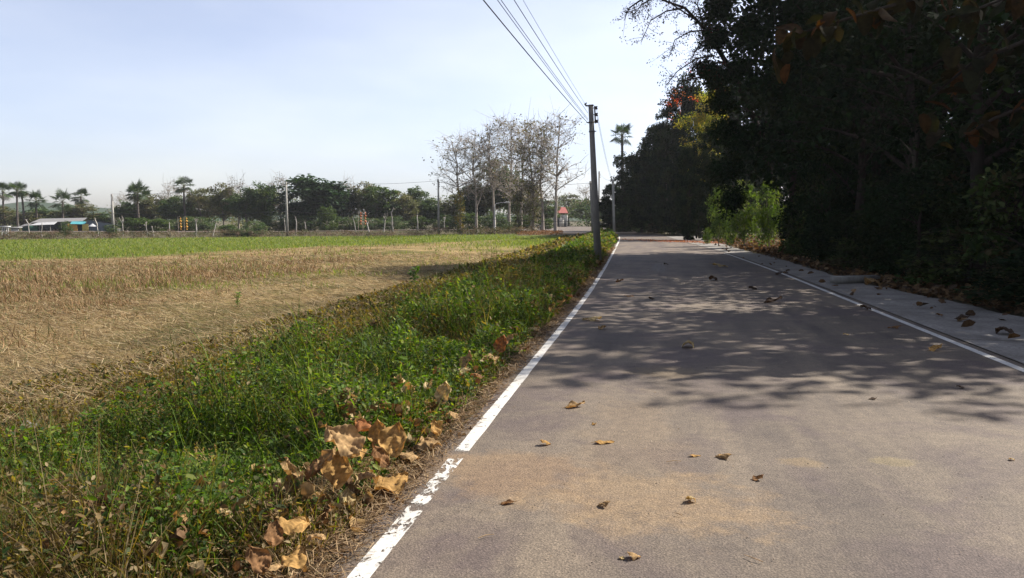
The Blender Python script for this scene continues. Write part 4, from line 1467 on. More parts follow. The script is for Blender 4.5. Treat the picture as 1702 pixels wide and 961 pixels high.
stumps = [
    (50, 366, 'short grey pollarded trunk in front of the stall, left of its white awning'),
    (71, 366, 'pollarded trunk in front of the white awning'),
    (165, 366, 'reddish pollarded trunk between the yellow tarp and the concrete pole'),
    (206, 364, 'forked white pollarded trunk right of the leftmost concrete pole'),
    (246, 370, 'short white pollarded trunk left of the golden banners'),
    (257, 372, 'thin short pollarded trunk next to the light green bushes'),
    (283, 364, 'slanting pale pollarded trunk left of the golden banners'),
    (328, 364, 'upright pale pollarded trunk right of the golden banners'),
    (356, 366, 'small pollarded trunk beside the low green shrub'),
    (476, 362, 'pollarded white trunk touching the crossarm pole'),
    (493, 362, 'pollarded white trunk right of the crossarm pole'),
    (510, 365, 'thin brown pollarded trunk under the broad evergreen'),
    (592, 358, 'curved white pollarded trunk left of the red orange banners'),
    (614, 368, 'short hooked pollarded trunk right of the red orange banners'),
    (638, 358, 'pollarded trunk with shoots left of the branching white one'),
    (654, 344, 'tallest branching white pollarded trunk with stubs at its top'),
    (695, 356, 'pale slanting pollarded trunk left of the white pole'),
    (739, 360, 'brown pollarded trunk between the white pole and the first teak'),
]
for i, (px, ty, lab) in enumerate(stumps):
    D = 117 if px > 180 else 112
    loc = at_dist(px, D)
    H = (height_at(ty, D) - loc[2]) * 1.02
    place('pollarded_tree', stump_tree(700 + i, H), lab, 'tree', loc, r0.uniform(0, 6.28), 1, 1, 'pollarded trunks beside the crossing road', ('trunk', 'branch_stubs'))

# hanging festival banners
M['gold'] = solid_mat('golden_cloth', (.48, .25, .04), .8, 6, .2)
M['orange'] = solid_mat('red_orange_cloth', (.38, .13, .06), .8, 6, .2)
for px, mt, lab in ((298, 'gold', 'left golden hanging banner on its thin pole'), (308, 'gold', 'right golden hanging banner on its thin pole'),
                    (596.5, 'orange', 'left red orange hanging banner on its thin pole'), (604, 'orange', 'right red orange hanging banner on its thin pole')):
    D = 113
    X, Y, z = at_dist(px, D)
    e = empty('festival_banner', lab, 'banner', (X, Y, z), 0, 'hanging banners beside the crossing road')
    pm = MB()
    top = height_at(352 if mt == 'orange' else 361, D) - z
    pm.tube([(0, 0, 0), (0, 0, top * .8), (0, 0, top)], [.04, .035, .03], 6, (.3, .25, .2))
    pm.tube([(0, 0, top), (.25, 0, top + .12), (.38, 0, top)], .02, 5, (.3, .25, .2))
    link('pole', pm.mesh('pole', M['bark'], True), e)
    cm_ = MB()
    zt = top - .05
    for k, (w_, h_) in enumerate(((.26, .36), (.42, .5), (.30, .42), (.44, .5), (.24, .34))):
        cz = zt - h_ / 2
        v_ = [(.38 - w_ / 2, 0, cz), (.38, .06, cz), (.38 + w_ / 2, 0, cz), (.38, -.06, cz), (.38, 0, cz + h_ / 2), (.38, 0, cz - h_ / 2)]
        cm_.add(v_, [[0, 1, 4], [1, 2, 4], [2, 3, 4], [3, 0, 4], [1, 0, 5], [2, 1, 5], [3, 2, 5], [0, 3, 5]])
        zt = cz - h_ / 2 + .04
    link('cloth', cm_.mesh('cloth', M[mt]), e)


# ------------------------------------------------------------------ poles and wires
def conc_pole(H, w0, w1, dark=False):
    mb = MB()
    mb.box((0, 0, H / 2), (w0, w0, H), taper=w1 / w0)
    me = mb.mesh('pole_shaft', M['dconcrete' if dark else 'concrete'])
    return me


def wire(mb, a, b, sag, r=.006, n=24, sides=4):
    a, b = np.array(a, float), np.array(b, float)
    t = np.linspace(0, 1, n)[:, None]
    p = a + (b - a) * t
    p[:, 2] -= (4 * sag * t * (1 - t))[:, 0]
    mb.tube(p, r, sides, (1, 1, 1), cap=False)


GP = 'concrete utility poles'
# main pole beside the road
X, Y, z = ground_pt(995, 441, -.05)
MPX, MPY, MPZ = X, Y, z
mp = empty('utility_pole', 'nearest dark concrete utility pole leaning left at the verge edge', 'utility pole', (X, Y, z - .3), 0, GP)
lean_v = math.atan2(15, 262)
mp.rotation_euler = (0, -lean_v, 0)
HP = height_at(178, Y) - z + .3
link('pole_shaft', conc_pole(HP, .26, .15, True), mp)
bm_ = MB()
bm_.box((.14, 0, HP - .36), (.05, .05, .62))
for k in range(3):
    bm_.box((.11, 0, HP - .12 - .24 * k), (.16, .03, .03))
link('insulator_rack', bm_.mesh('insulator_rack', M['metal']), mp)
for k in range(3):
    im = MB()
    zc = HP - .12 - .24 * k
    im.tube([(.20, 0, zc - .055), (.20, 0, zc - .03), (.20, 0, zc), (.20, 0, zc + .03), (.20, 0, zc + .055)], [.045, .05, .028, .05, .045], 10)
    link('insulator', im.mesh('insulator', M['ceramic'], True), mp)
for zc, w_ in ((HP - .03, .20), (HP - .62, .21), (HP - .95, .21)):
    bm_ = MB()
    bm_.box((0, 0, zc), (w_, w_, .035))
    if zc > HP - .5:
        bm_.box((-.13, 0, zc + .005), (.10, .04, .05))
        bm_.tube([(-.16, 0, HP - .03), (-.2, 0, HP + .03), (-.14, 0, HP + .08)], [.03, .04, .02], 6)
    elif zc > HP - .8:
        bm_.box((-.13, 0, zc), (.10, .03, .03))
    else:
        bm_.box((.12, 0, zc), (.08, .03, .03))
    link('bracket', bm_.mesh('bracket', M['metal']), mp)


def top_at(zr):
    """point on the leaning pole at height zr along its shaft"""
    return np.array([MPX - math.sin(lean_v) * zr, MPY, MPZ - .3 + math.cos(lean_v) * zr])


# spans toward the camera: fitted so that they leave the frame where the photograph's do
def far_end(px0, P, yext=-16.0):
    Yc = (P[2] - .22 - H_EYE) * F_PX / HOR
    Xc = (px0 - 851) / F_PX * Yc
    s2 = (P[0] - Xc) / (P[1] - Yc)
    return np.array([P[0] + (yext - P[1]) * s2, yext, P[2] + .15])


spans = [(860, HP - .10, .004, 'top thin cable of the near span, leaving the picture furthest right'),
         (845, HP - .28, .007, 'second cable of the near span'),
         (823, HP - .50, .006, 'third cable of the near span, close above its twin'),
         (817, HP - .56, .006, 'fourth cable of the near span, close below its twin'),
         (793, HP - .66, .010, 'lowest thick cable of the near span')]
for px0, zr, rr, lab in spans:
    mb = MB()
    a = top_at(zr) + np.array([-.12, 0, 0])
    wire(mb, a, far_end(px0, a), .28, rr, 40, 5)
    tag(link('overhead_cable', mb.mesh('overhead_cable', M['wire'], True)), lab, 'cable', 'overhead cables')

# second pole beyond, and two thinner ones behind
def simple_pole(px, by, ty, w0, w1, lab, lean=0.0, D=None, arm=None, dark=False, group=GP):
    if D is None:
        X, Y, z = ground_pt(px, by)
    else:
        X, Y, z = at_dist(px, D)
    H = height_at(ty, Y) - z
    e = empty('utility_pole', lab, 'utility pole', (X, Y, z - .2), 0, group)
    e.rotation_euler = (0, lean, 0)
    link('pole_shaft', conc_pole(H + .2, w0, w1, dark), e)
    b = MB()
    if arm == 'cross':
        b.box((0, -.1, H * .98), (1.5, .1, .1))
        for q_ in (-.6, 0, .6):
            b.tube([(q_, -.1, H * .98 + .04), (q_, -.1, H * .98 + .2)], [.05, .06], 8)
        b.box((-.35, -.1, H * .62), (.9, .08, .08))
        b.box((-.2, -.1, H * .48), (.45, .06, .06))
    else:
        b.box((0, -.0, H - .1), (w1 + .06, w1 + .06, .08))
        for q_ in range(3):
            b.tube([(.16, 0, H - .3 - .25 * q_ - .06), (.16, 0, H - .3 - .25 * q_ + .06)], .05, 8)
        b.box((.10, 0, H - .55), (.05, .05, .7))
    link('crossarm' if arm == 'cross' else 'insulator_rack', b.mesh('fittings', M['metal' if arm != 'cross' else 'concrete']), e)
    return np.array([X + math.sin(lean) * H, Y, z + H])


P2 = simple_pole(1021, 393, 299, .24, .18, 'grey concrete pole at the bend in front of the dark forest', -.035)
P3 = simple_pole(985.5, 391, 302, .26, .2, 'dark slim pole just behind the foot of the nearest pole', -.055, dark=True)
P4 = simple_pole(994.5, 380, 286, .22, .2, 'distant dark pole right of the nearest pole', 0, D=125, dark=True)
P5 = simple_pole(729.5, 384, 299, .30, .2, 'white concrete pole left of the bare teak trees', 0, D=104)
P6 = simple_pole(478.5, 386, 303, .30, .2, 'pale concrete pole with a crossarm before the broad dark evergreen', 0, D=112, arm='cross')
P7 = simple_pole(190.5, 380, 323, .30, .2, 'leftmost concrete pole, right of the market stall', 0, D=116, arm=None)

cab = [
    (top_at(HP - .12) + [.2, 0, 0], P2 + [.1, 0, -.3], .5, .006, 'upper cable of the span behind the nearest pole'),
    (top_at(HP - .36) + [.2, 0, 0], P2 + [.1, 0, -.5], .5, .006, 'middle cable of the span behind the nearest pole'),
    (top_at(HP - .95) + [.1, 0, 0], P3 + [.1, 0, -.1], .5, .006, 'lowest cable of the span behind the nearest pole'),
    (P2 + [0, 0, -.1], P4 + [0, 0, -.2], .4, .012, 'cable from the bend pole to the distant dark pole'),
    (P5 + [0, 0, -.2], P6 + [0, 0, .2], .5, .016, 'upper cable across the far woods'),
    (P5 + [0, 0, -4.7], P6 + [0, 0, -4.3], .35, .03, 'thick lower cable across the far woods'),
    (P6 + [0, 0, .2], P7 + [0, 0, 0], .6, .014, 'upper cable between the crossarm pole and the leftmost pole'),
    (P6 + [0, 0, -4.3], P7 + [0, 0, -3.0], .4, .03, 'thick lower cable between the crossarm pole and the leftmost pole'),
    (P7 + [0, 0, -3.0], np.array([P7[0] - 26, P7[1] + 4, P7[2] - 3.1]), .3, .028, 'thick cable from the leftmost pole to the left edge'),
    (P5 + [0, 0, -.2], P3 + [0, 0, -.2], .5, .014, 'cable from the white pole through the teak crowns'),
    (P5 + [0, 0, -4.7], P3 + [0, 0, -4.4], .35, .026, 'thick lower cable from the white pole behind the teak trunks'),
]
for a, b, sg, rr, lab in cab:
    mb = MB()
    wire(mb, a, b, sg, rr, 24, 4)
    tag(link('overhead_cable', mb.mesh('overhead_cable', M['wire'], True)), lab, 'cable', 'overhead cables')

# street lamp among the teaks
D = 106
X, Y, z = at_dist(822.5, D)
e = empty('street_lamp', 'white street lamp with a curved arm among the teak trunks', 'street lamp', (X, Y, z))
Hl = height_at(337, D) - z
pm = MB()
pm.tube([(0, 0, 0), (0, 0, Hl * .5), (0, 0, Hl * .93)], [.11, .09, .07], 8)
link('post', pm.mesh('post', M['white'], True), e)
am = MB()
am.tube([(0, 0, Hl * .92), (.25, 0, Hl * .965), (.9, 0, Hl), (1.5, 0, Hl)], [.05, .045, .04, .04], 6)
link('arm', am.mesh('arm', M['white'], True), e)
hm_ = MB()
hm_.tube([(1.4, 0, Hl), (1.6, 0, Hl + .02), (1.95, 0, Hl + .02), (2.1, 0, Hl)], [.05, .12, .12, .05], 8)
link('lamp_head', hm_.mesh('lamp_head', M['white'], True), e)

# ------------------------------------------------------------------ market stall, stand and house
M['roof'] = solid_mat('corrugated_sheet', (.17, .165, .16), .7, 2, .2, stretch=(6, 1, 1))
M['awning'] = solid_mat('white_awning', (.36, .36, .36), .7, 2, .15)
M['teal'] = solid_mat('teal_tarp', (.07, .28, .31), .6, 2, .15)
M['yellow'] = solid_mat('yellow_tarp', (.42, .32, .08), .7, 2.5, .25)
M['darkwall'] = solid_mat('dark_boards', (.035, .04, .045), .8, 3, .4)
M['green'] = solid_mat('green_netting', (.03, .10, .075), .8, 3, .3)
M['bluegrey'] = solid_mat('blue_grey_sheet', (.13, .15, .17), .7, 1.5, .15)
M['redroof'] = solid_mat('red_tile_roof', (.28, .085, .07), .8, 4, .2)
M['cream'] = solid_mat('cream_wall', (.45, .43, .38), .8, 3, .15)
M['ochrecloth'] = solid_mat('ochre_cloth', (.45, .24, .06), .8, 5, .4)

DS = 138.0


def S(px, py, dy=0.0):
    D = DS + dy
    return ((px - 851) / F_PX * D * .9998, D, height_at(py, D))


zg = float(terrain(S(100, 380)[0], DS))
st = empty('market_stall', 'long roadside market stall with a grey sheet roof, white awning and coloured tarps', 'market stall', (0, 0, 0))


def part(name, mat, pts_list=None, boxes=None, tubes=None, parent=st, thick=.05):
    mb = MB()
    for pts4 in pts_list or []:
        p = np.array(pts4, float)
        nrm = np.cross(p[1] - p[0], p[2] - p[0]); nrm /= np.linalg.norm(nrm) + 1e-9
        q_ = p + nrm * thick
        k = len(p)
        mb.add(p, [list(range(k))[::-1]])
        mb.add(q_, [list(range(k))])
        for i_ in range(k):
            j_ = (i_ + 1) % k
            mb.add([p[i_], p[j_], q_[j_], q_[i_]], [[0, 1, 2, 3]])
    for c_, s2 in boxes or []:
        mb.box(c_, s2)
    for p_, r_ in tubes or []:
        mb.tube(p_, r_, 6)
    return link(name, mb.mesh(name, mat), parent)


part('roof', M['roof'], [[S(54, 370.5), S(139, 368), S(148, 362.5, 3), S(70, 364, 3)],
                         [S(70, 364, 3.02), S(148, 362.5, 3.02), S(148, 367, 7), S(70, 369, 7)]])
part('awning', M['awning'], [[S(50, 375, -1.6), S(92, 373.5, -1.6), S(98, 369, -.1), S(66, 370.5, -.1)]])
part('awning', M['roof'], [[S(32, 378, -1.2), S(50, 375.2, -1.2), S(56, 371, 0), S(44, 373, 0)]])
for px in (34, 50, 68, 86, 104, 122, 146):
    X, Y, _ = S(px, 380, -.8)
    part('post', M['concrete'], tubes=[([(X, Y, zg), (X, Y, height_at(371.5, Y))], .06)])
part('back_wall', M['darkwall'], boxes=[(((S(35, 380)[0] + S(146, 380)[0]) / 2, DS + 5, zg + 1.05), (S(146, 380)[0] - S(35, 380)[0], .15, 2.1))])
part('counter', M['green'], boxes=[(((S(40, 380)[0] + S(68, 380)[0]) / 2, DS, zg + .7), (2.6, 1.0, 1.4))])
part('counter', M['darkwall'], boxes=[((S(80, 380)[0], DS + .4, zg + .5), (2.2, 1.0, 1.0))])
part('hanging_goods', M['ochrecloth'], boxes=[((S(124, 380)[0] + .1 * k, DS - .6 + .2 * k, zg + 1.25 - .1 * (k % 2)), (.34, .3, .8 + .2 * (k % 3))) for k in range(-2, 5, 2)])
part('teal_tarp', M['teal'], [[S(119, 372.5, -1.4), S(143, 373, -1.4), S(146, 368.6, -.2), S(122, 368.3, -.2)]], thick=.03)
part('yellow_curtain', M['yellow'], [[S(139, 389, -1.5), S(149, 389, -1.5), S(149.5, 372.5, -1.3), S(140, 373, -1.3)]], thick=.15)
part('ochre_curtain', M['ochrecloth'], [[S(119, 384, -1.0), S(131, 384, -1.0), S(131, 373, -1.0), S(119, 373, -1.0)]], thick=.1)
part('gable_wall', M['bluegrey'], [[S(148, 388, 1), S(189, 388, 1), S(189, 372, 1), S(148, 366, 1)]], thick=.15)
part('lean_to_roof', M['darkwall'], [[S(146, 363.5, .6), S(190, 371, .6), S(206, 378, 4), S(150, 364.2, 4)]], thick=.08)
um = empty('parasol', 'small white parasol tent between the yellow curtain and the reddish trunk', 'parasol', (S(156, 380, -3)[0], DS - 3, zg))
pm = MB()
for k in range(8):
    a0, a1 = k * math.pi / 4, (k + 1) * math.pi / 4
    pm.add([(0, 0, 1.85), (.75 * math.cos(a0), .75 * math.sin(a0), 1.3), (.75 * math.cos(a1), .75 * math.sin(a1), 1.3)], [[0, 1, 2]])
link('canopy', pm.mesh('canopy', M['awning']), um)
pm = MB(); pm.tube([(0, 0, 0), (0, 0, 1.85)], .03, 6)
link('pole', pm.mesh('pole', M['metal']), um)
# white stand at the far left
X, Y, z = at_dist(11, 114)
ws = empty('white_stand', 'white painted display stand with slanting legs at the left edge beside the stall', 'stand', (X, Y, z))
b = MB(); b.box((0, 0, 1.45), (1.35, .7, .14))
link('top', b.mesh('top', M['white']), ws)
for q_ in (-.42, -.12, .18, .48):
    b = MB(); b.tube([(q_ - .12, 0, .05), (q_ + .02, 0, 1.4)], .06, 6)
    link('leg', b.mesh('leg', M['white'], True), ws)
b = MB(); b.box((0, 0, .12), (1.5, .5, .1))
link('foot_board', b.mesh('foot_board', M['white']), ws)
# two low rubble-white things beside the stall: roof sheets in the yard
X, Y, z = at_dist(24, 136)
b = MB(); b.box((0, 0, 1.1), (2.6, 1.6, .12)); b.box((-.9, 0, .5), (.1, .1, 1.1)); b.box((.9, 0, .5), (.1, .1, 1.1)); b.box((.2, .3, .5), (1.0, .8, 1.0))
tag(link('covered_table', b.mesh('covered_table', M['awning']), None, (X, Y, z)), 'white covered table between the white stand and the stall', 'table')
X, Y, z = at_dist(199, 136)
b = MB(); b.box((0, 0, .75), (3.4, 1.4, .12)); b.box((0, 0, .35), (3.0, 1.1, .7))
tag(link('low_shelter', b.mesh('low_shelter', M['awning']), None, (X, Y, z)), 'low white shelter at the foot of the leftmost concrete pole', 'shelter')

# house with a red roof seen past the teaks
DH = 172.0
hs = empty('red_roofed_house', 'small house with a faded red tiled roof seen between teak and main pole', 'house', (0, 0, 0))


def Hh(px, py, dy=0.0):
    D = DH + dy
    return ((px - 851) / F_PX * D, D, height_at(py, D))


zh = float(terrain(*Hh(935, 378)[:2]))
part('roof', M['redroof'], [[Hh(919, 355, -1.5), Hh(944, 355, -1.5), Hh(939, 345.5, 1), Hh(922, 345.5, 1)], [Hh(922, 345.5, 1.02), Hh(939, 345.5, 1.02), Hh(944, 355, 4), Hh(919, 355, 4)]], parent=hs, thick=.12)
xa, xb = Hh(921, 370)[0], Hh(942, 370)[0]
part('wall', M['darkwall'], boxes=[(((xa + xb) / 2, DH + 2.4, zh + 1.6), (xb - xa, 3.4, 3.2))], parent=hs)
for px in (921.5, 931, 941.5):
    X = Hh(px, 370)[0]
    part('post', M['cream'], boxes=[((X, DH - .9, zh + 1.55), (.28, .28, 3.1))], parent=hs)
part('window', M['cream'], boxes=[((Hh(932, 370)[0] + .2, DH + .66, zh + 1.5), (1.1, .12, 1.8))], parent=hs)
# white boundary wall pieces at the junction
for px, wd, lab in ((1003, 5.0, 'short pale wall behind the poles at the bend'), (893, 3.0, 'pale wall glimpsed between the teak trunks')):
    X, Y, z = at_dist(px, 170)
    b = MB(); b.box((0, 0, .6), (wd, .2, 1.2)); b.box((0, 0, 1.24), (wd + .1, .3, .08))
    tag(link('boundary_wall', b.mesh('boundary_wall', M['cream']), None, (X, Y, z)), lab, 'wall')
# parked dark car? a dark rounded shrub stands behind the trunks instead; see bushes

# ------------------------------------------------------------------ the forest on the right
F_SHADE = [[.016, .032, .012], [.022, .042, .015], [.012, .024, .010], [.026, .036, .013]]  # leaf greens taken near black, the forest's deep shade painted into the colour


def forest_kind(seed, H=14, R=3.6, low=2.2, n_cl=185, per=56, ls=.28, cols=F_SHADE, clr=.85, surf=.2):
    r = np.random.default_rng(seed)
    zc = (H + low) / 2
    cr = [(0, 0, zc, R, R, (H - low) / 2)]
    for _ in range(5):
        a = r.uniform(0, 6.28)
        cr.append((R * .65 * math.cos(a), R * .65 * math.sin(a), r.uniform(low + 1.2, H - 2), R * .5, R * .5, 1.9))
    return make_tree(seed, H, .22, cr, n_cl, per, ls, cols, clr, BK_D, 'dark', twigs=1, surf=surf)


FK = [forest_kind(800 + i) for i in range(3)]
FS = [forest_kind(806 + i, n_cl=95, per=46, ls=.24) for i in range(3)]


def lobed_kind(seed, H=14, R=3.6):
    r = np.random.default_rng(seed)
    cr = [(0, 0, H * .44, R * .72, R * .72, H * .46), (.2 * R, 0, H * .86, R * .34, R * .34, H * .12)]
    for k in range(13):
        a = r.uniform(0, 6.28)
        zz_ = r.uniform(.08, .93) * H
        ro_ = R * (1.0 - .62 * max(0, zz_ / H - .45) / .5) * r.uniform(.45, .95)
        q_ = r.uniform(.22, .46) * R
        cr.append((ro_ * math.cos(a), ro_ * math.sin(a), zz_, q_ * 1.25, q_ * 1.25, q_ * .8))
    return make_tree(seed, H, .22, cr, 300, 85, .30, F_SHADE + [[.04, .055, .018], [.03, .05, .016]], .62, BK_D, 'dark', twigs=1, surf=.6)


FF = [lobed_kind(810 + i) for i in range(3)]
FU = [make_tree(824 + i, 4.6, .10, [(0, 0, 2.0, 1.6, 1.6, 2.2), (.9, .6, 1.1, 1.3, 1.3, 1.0), (-.9, .2, 3.2, .8, .8, 1.0)], 60, 44, .24, [[.045, .075, .02], [.06, .08, .025], [.07, .06, .03], [.03, .05, .018]], .5, BK_D, 'dark', twigs=3, surf=.6) for i in range(2)] + [make_tree(820 + i, 4.6, .10, [(0, 0, 2.3, 2.0, 2.0, 2.3), (1, .6, 1.3, 1.4, 1.4, 1.2)], 85, 60, .20, F_SHADE, .6, BK_D, 'dark') for i in range(2)]
forest = [
    # lateral, along, scale xy, height, label
    (8.7, 16.8, .92, 12.5, 'front dark tree of the forest at the right edge of the picture'),
    (8.6, 22.0, .90, 14.0, 'dark forest tree over the fallen concrete post'),
    (8.0, 25.5, .90, 14.5, 'dark forest tree whose crown overhangs the shaded road'),
    (8.3, 30.5, .95, 15.5, 'tall dark forest tree left of the teak branches'),
    (8.8, 35.5, .95, 16.5, 'tall dark forest tree with crown cut by the top of the picture'),
    (11.6, 16.5, .85, 12.4, 'dark tree whose broad crown shades the right side of the road'),
    (7.4, 29.0, .75, 11.0, 'smaller dark tree crowding the road edge in front of the tall ones'),
    (6.9, 33.5, 1.0, 15.5, 'leaning dark tree whose crown overhangs the road beside the reaching limb'),
    (6.6, 37.0, .95, 17.0, 'tallest dark tree at the forest edge behind the reaching limb'),
    (9.0, 37.0, .95, 17.0, 'tall dark tree filling the top of the forest behind the reaching limb'),
    (10.8, 39.0, .85, 15.0, 'dark tree standing just behind the sunlit bush'),
    (13.2, 20.0, 1.0, 11.5, 'second row forest tree behind the front dark tree at the right edge'),
    (12.8, 25.0, 1.05, 12.5, 'second row forest tree behind the fallen post'),
    (12.8, 30.0, 1.05, 13.5, 'second row forest tree deep behind the undergrowth'),
    (13.2, 34.5, 1.1, 15.5, 'second row forest tree behind the sunlit bush'),
    (18.0, 22.5, 1.3, 11.0, 'third row forest tree in the darkness at the right'),
    (17.5, 29.0, 1.3, 12.0, 'third row forest tree in the darkness behind the thin trunk'),
    (18.0, 36.5, 1.2, 12.0, 'third row forest tree behind the yellow bamboo side'),
    (24.5, 25.0, 1.5, 12.0, 'rear forest tree closing the view at the right'),
    (24.5, 33.0, 1.5, 12.0, 'rear forest tree closing the view behind the middle'),
    (23.0, 17.0, 1.4, 10.0, 'rear forest tree at the far right edge'),
]
GF = 'dark trees of the roadside forest'
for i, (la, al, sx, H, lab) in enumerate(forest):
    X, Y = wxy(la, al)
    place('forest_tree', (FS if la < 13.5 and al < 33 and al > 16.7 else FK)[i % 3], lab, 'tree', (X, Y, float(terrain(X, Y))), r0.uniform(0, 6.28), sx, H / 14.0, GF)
# further forest beyond the sunlit gap
far_forest = [
    (1016, 104, 300, 40, 'low dark tree at the far left foot of the forest'),
    (1040, 100, 264, 46, 'dark rounded tree below the fan palm'),
    (1066, 90, 238, 56, 'dark tree right of the fan palm'),
    (1088, 88, 196, 60, 'dark tree under the red blossoms'),
    (1118, 84, 160, 70, 'tall dark tree holding the red blossoms'),
    (1150, 82, 128, 76, 'tall dark tree behind the yellow bamboo'),
    (1062, 108, 255, 60, 'dark tree behind the fan palm foot'),
    (1110, 100, 215, 70, 'dark tree in the middle of the far forest'),
    (1190, 86, 110, 80, 'dark tree above the sunlit bush'),
    (1235, 84, 110, 90, 'far dark tree right of the yellow bamboo'),
    (1290, 84, 120, 100, 'far dark tree seen under the near crowns'),
    (1350, 84, 140, 110, 'far dark tree behind the middle of the forest'),
    (1143, 61, 232, 44, 'lower dark tree in front of the bamboo, left side'),
    (1180, 60, 226, 50, 'lower dark tree in front of the bamboo, right side'),
    (1420, 80, 140, 120, 'far dark tree low behind the thin trunk'),
    (1500, 74, 140, 130, 'far dark tree low behind the second row trunks'),
]
for i, (px, D, ty, wpx, lab) in enumerate(far_forest):
    X, Y, z = at_dist(px, D)
    H = height_at(ty, D) - z
    place('forest_tree', FF[i % 3], lab, 'tree', (X, Y, z), r0.uniform(0, 6.28), wpx * D / F_PX / 7.0 * 1.15, H / 13.4, GF)
# undergrowth: individual dark bushes along the edge
ug = []
for al in np.arange(11.0, 42, 1.9):
    ug.append((7.7 - .9 * min(max((al - 12) / 8, 0), 1) + (al > 36) * .9, al, 1.0))
for al in np.arange(12, 42, 2.4):
    ug.append((10.6, al, 1.5))
for al in np.arange(14, 44, 4.4):
    ug.append((14.5, al, 1.9))
ug += [(20.5, 18, 2.2), (21, 25, 2.3), (21, 32, 2.3), (20.5, 39, 1.5)]
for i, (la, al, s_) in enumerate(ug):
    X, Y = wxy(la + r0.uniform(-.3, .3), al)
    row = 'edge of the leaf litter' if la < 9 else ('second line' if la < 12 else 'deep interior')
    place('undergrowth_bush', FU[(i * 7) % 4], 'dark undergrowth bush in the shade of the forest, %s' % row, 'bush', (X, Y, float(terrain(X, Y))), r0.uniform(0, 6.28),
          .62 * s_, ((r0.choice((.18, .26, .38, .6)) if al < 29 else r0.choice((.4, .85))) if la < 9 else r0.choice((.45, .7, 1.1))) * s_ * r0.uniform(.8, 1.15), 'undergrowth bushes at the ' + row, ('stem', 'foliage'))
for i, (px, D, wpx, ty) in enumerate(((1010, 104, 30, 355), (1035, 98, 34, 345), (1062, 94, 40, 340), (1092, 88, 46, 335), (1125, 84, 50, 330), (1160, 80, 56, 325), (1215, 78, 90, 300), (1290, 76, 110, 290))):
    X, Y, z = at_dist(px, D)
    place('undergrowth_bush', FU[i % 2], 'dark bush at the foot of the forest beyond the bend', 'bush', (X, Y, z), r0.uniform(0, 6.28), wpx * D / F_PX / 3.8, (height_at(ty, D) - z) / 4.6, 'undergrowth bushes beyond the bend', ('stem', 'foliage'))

# sunlit bush in the gap
SB = make_tree(850, 4.0, .06, [(0, 0, 2.0, 1.4, 1.4, 2.0), (.8, .3, 1.3, 1.2, 1.2, 1.3)], 75, 46, .17, G_LIT + G_MID, .45, BK_G, 'leaf', surf=.3)
for px, D, wpx, ty, lab in ((1194, 46, 44, 306, 'sunlit yellow green bush where the forest gap lets light in'),
                            (1236, 43, 56, 300, 'taller green bush right of the sunlit yellow green one'),
                            (1278, 40, 54, 300, 'half shaded green bush above the red petals'),
                            (1352, 33, 56, 330, 'dark green bush at the right end of the row in the forest gap'),
                            (1318, 37, 50, 318, 'dim green bush between the sunlit ones and the dark undergrowth'),
                            (1176, 50, 18, 378, 'low bright green shrub at the forest corner')):
    X, Y, z = at_dist(px, D)
    place('roadside_bush', SB, lab, 'bush', (X, Y, z), r0.uniform(0, 6.28), wpx * D / F_PX / 3.2, (height_at(ty, D) - z) / 4.0, 'bushes in the forest gap', ('stem', 'foliage'))

# bamboo clump with yellowing sprays
r = np.random.default_rng(860)
X0, Y0, z0 = at_dist(1160, 65)
bs, bl = MB(), MB()
zt = height_at(138, 65) - z0
for k in range(11):
    a = r.uniform(0, 6.28)
    rr = r.uniform(.4, 1.9)
    hk = zt * r.uniform(.72, 1.0)
    px_ = np.array([[.2 * math.cos(a), .2 * math.sin(a), 0], [.3 * rr * math.cos(a), .3 * rr * math.sin(a), hk * .55], [.7 * rr * math.cos(a), .7 * rr * math.sin(a), hk * .92], [1.15 * rr * math.cos(a), 1.15 * rr * math.sin(a), hk * .9]])
    bs.tube(px_, [.045, .035, .02, .008], 5, (.02, .02, .012))
    P = np.concatenate([px_[2] + (px_[3] - px_[2]) * t_ + r.normal(0, .3, (6, 3)) for t_ in (0, .5, 1)] + [px_[1] + (px_[2] - px_[1]) * t_ + r.normal(0, .45, (4, 3)) for t_ in (.15, .4, .6, .85)])
    leaf_cloud(bl, P, .45, 16, .17, [[.34, .30, .05], [.26, .26, .05], [.40, .28, .07], [.16, .19, .04]], r, .8, .5)
place('bamboo', (bs.mesh('culms', M['bark'], True), bl.mesh('foliage', M['leaf'])), 'yellow green bamboo sprays lit against the black forest', 'bamboo', (X0, Y0, z0), parts=('culms', 'foliage'))
# red flowering climber
X0, Y0, z0 = at_dist(1104, 84.5)
bs, bl = MB(), MB()
pts = np.array([[0, 0, 0], [.2, 0, 4], [-.1, 0, 8], [.1, 0, height_at(190, 84.5) - z0]])
bs.tube(pts, [.06, .05, .04, .02], 5, (.12, .1, .08))
for (cx, cy, rr, nn) in ((1103, 176, .55, 10), (1107, 190, .6, 9), (1098, 183, .4, 5), (1130, 180, .35, 4), (1148, 128, .5, 3), (1122, 138, .4, 3), (1168, 168, .7, 5)):
    P = np.stack([(cx - 1104) / F_PX * 84.5 + r.normal(0, rr, nn), r.normal(-5.0, .5, nn), height_at(cy, 84.5) - z0 + r.normal(0, rr, nn)], 1)
    leaf_cloud(bl, P, .30, 10, .13, [[.62, .07, .03], [.5, .05, .03], [.6, .16, .05]], r, .9)
    bs.tube([pts[-1], (pts[-1] + P[0]) / 2 + [0, 0, .2], P[0]], [.03, .02, .01], 4, (.12, .1, .08))
place('flowering_vine', (bs.mesh('stem', M['bark'], True), bl.mesh('blossoms', M['leaf'])), 'climber with bright red blossoms near the top of the forest edge', 'vine', (X0, Y0, z0), parts=('stem', 'blossoms'))

# overhanging half bare limb against the sky
X0, Y0, z0 = at_dist(1205, 36)
r = np.random.default_rng(870)
tm, lm = MB(), MB()


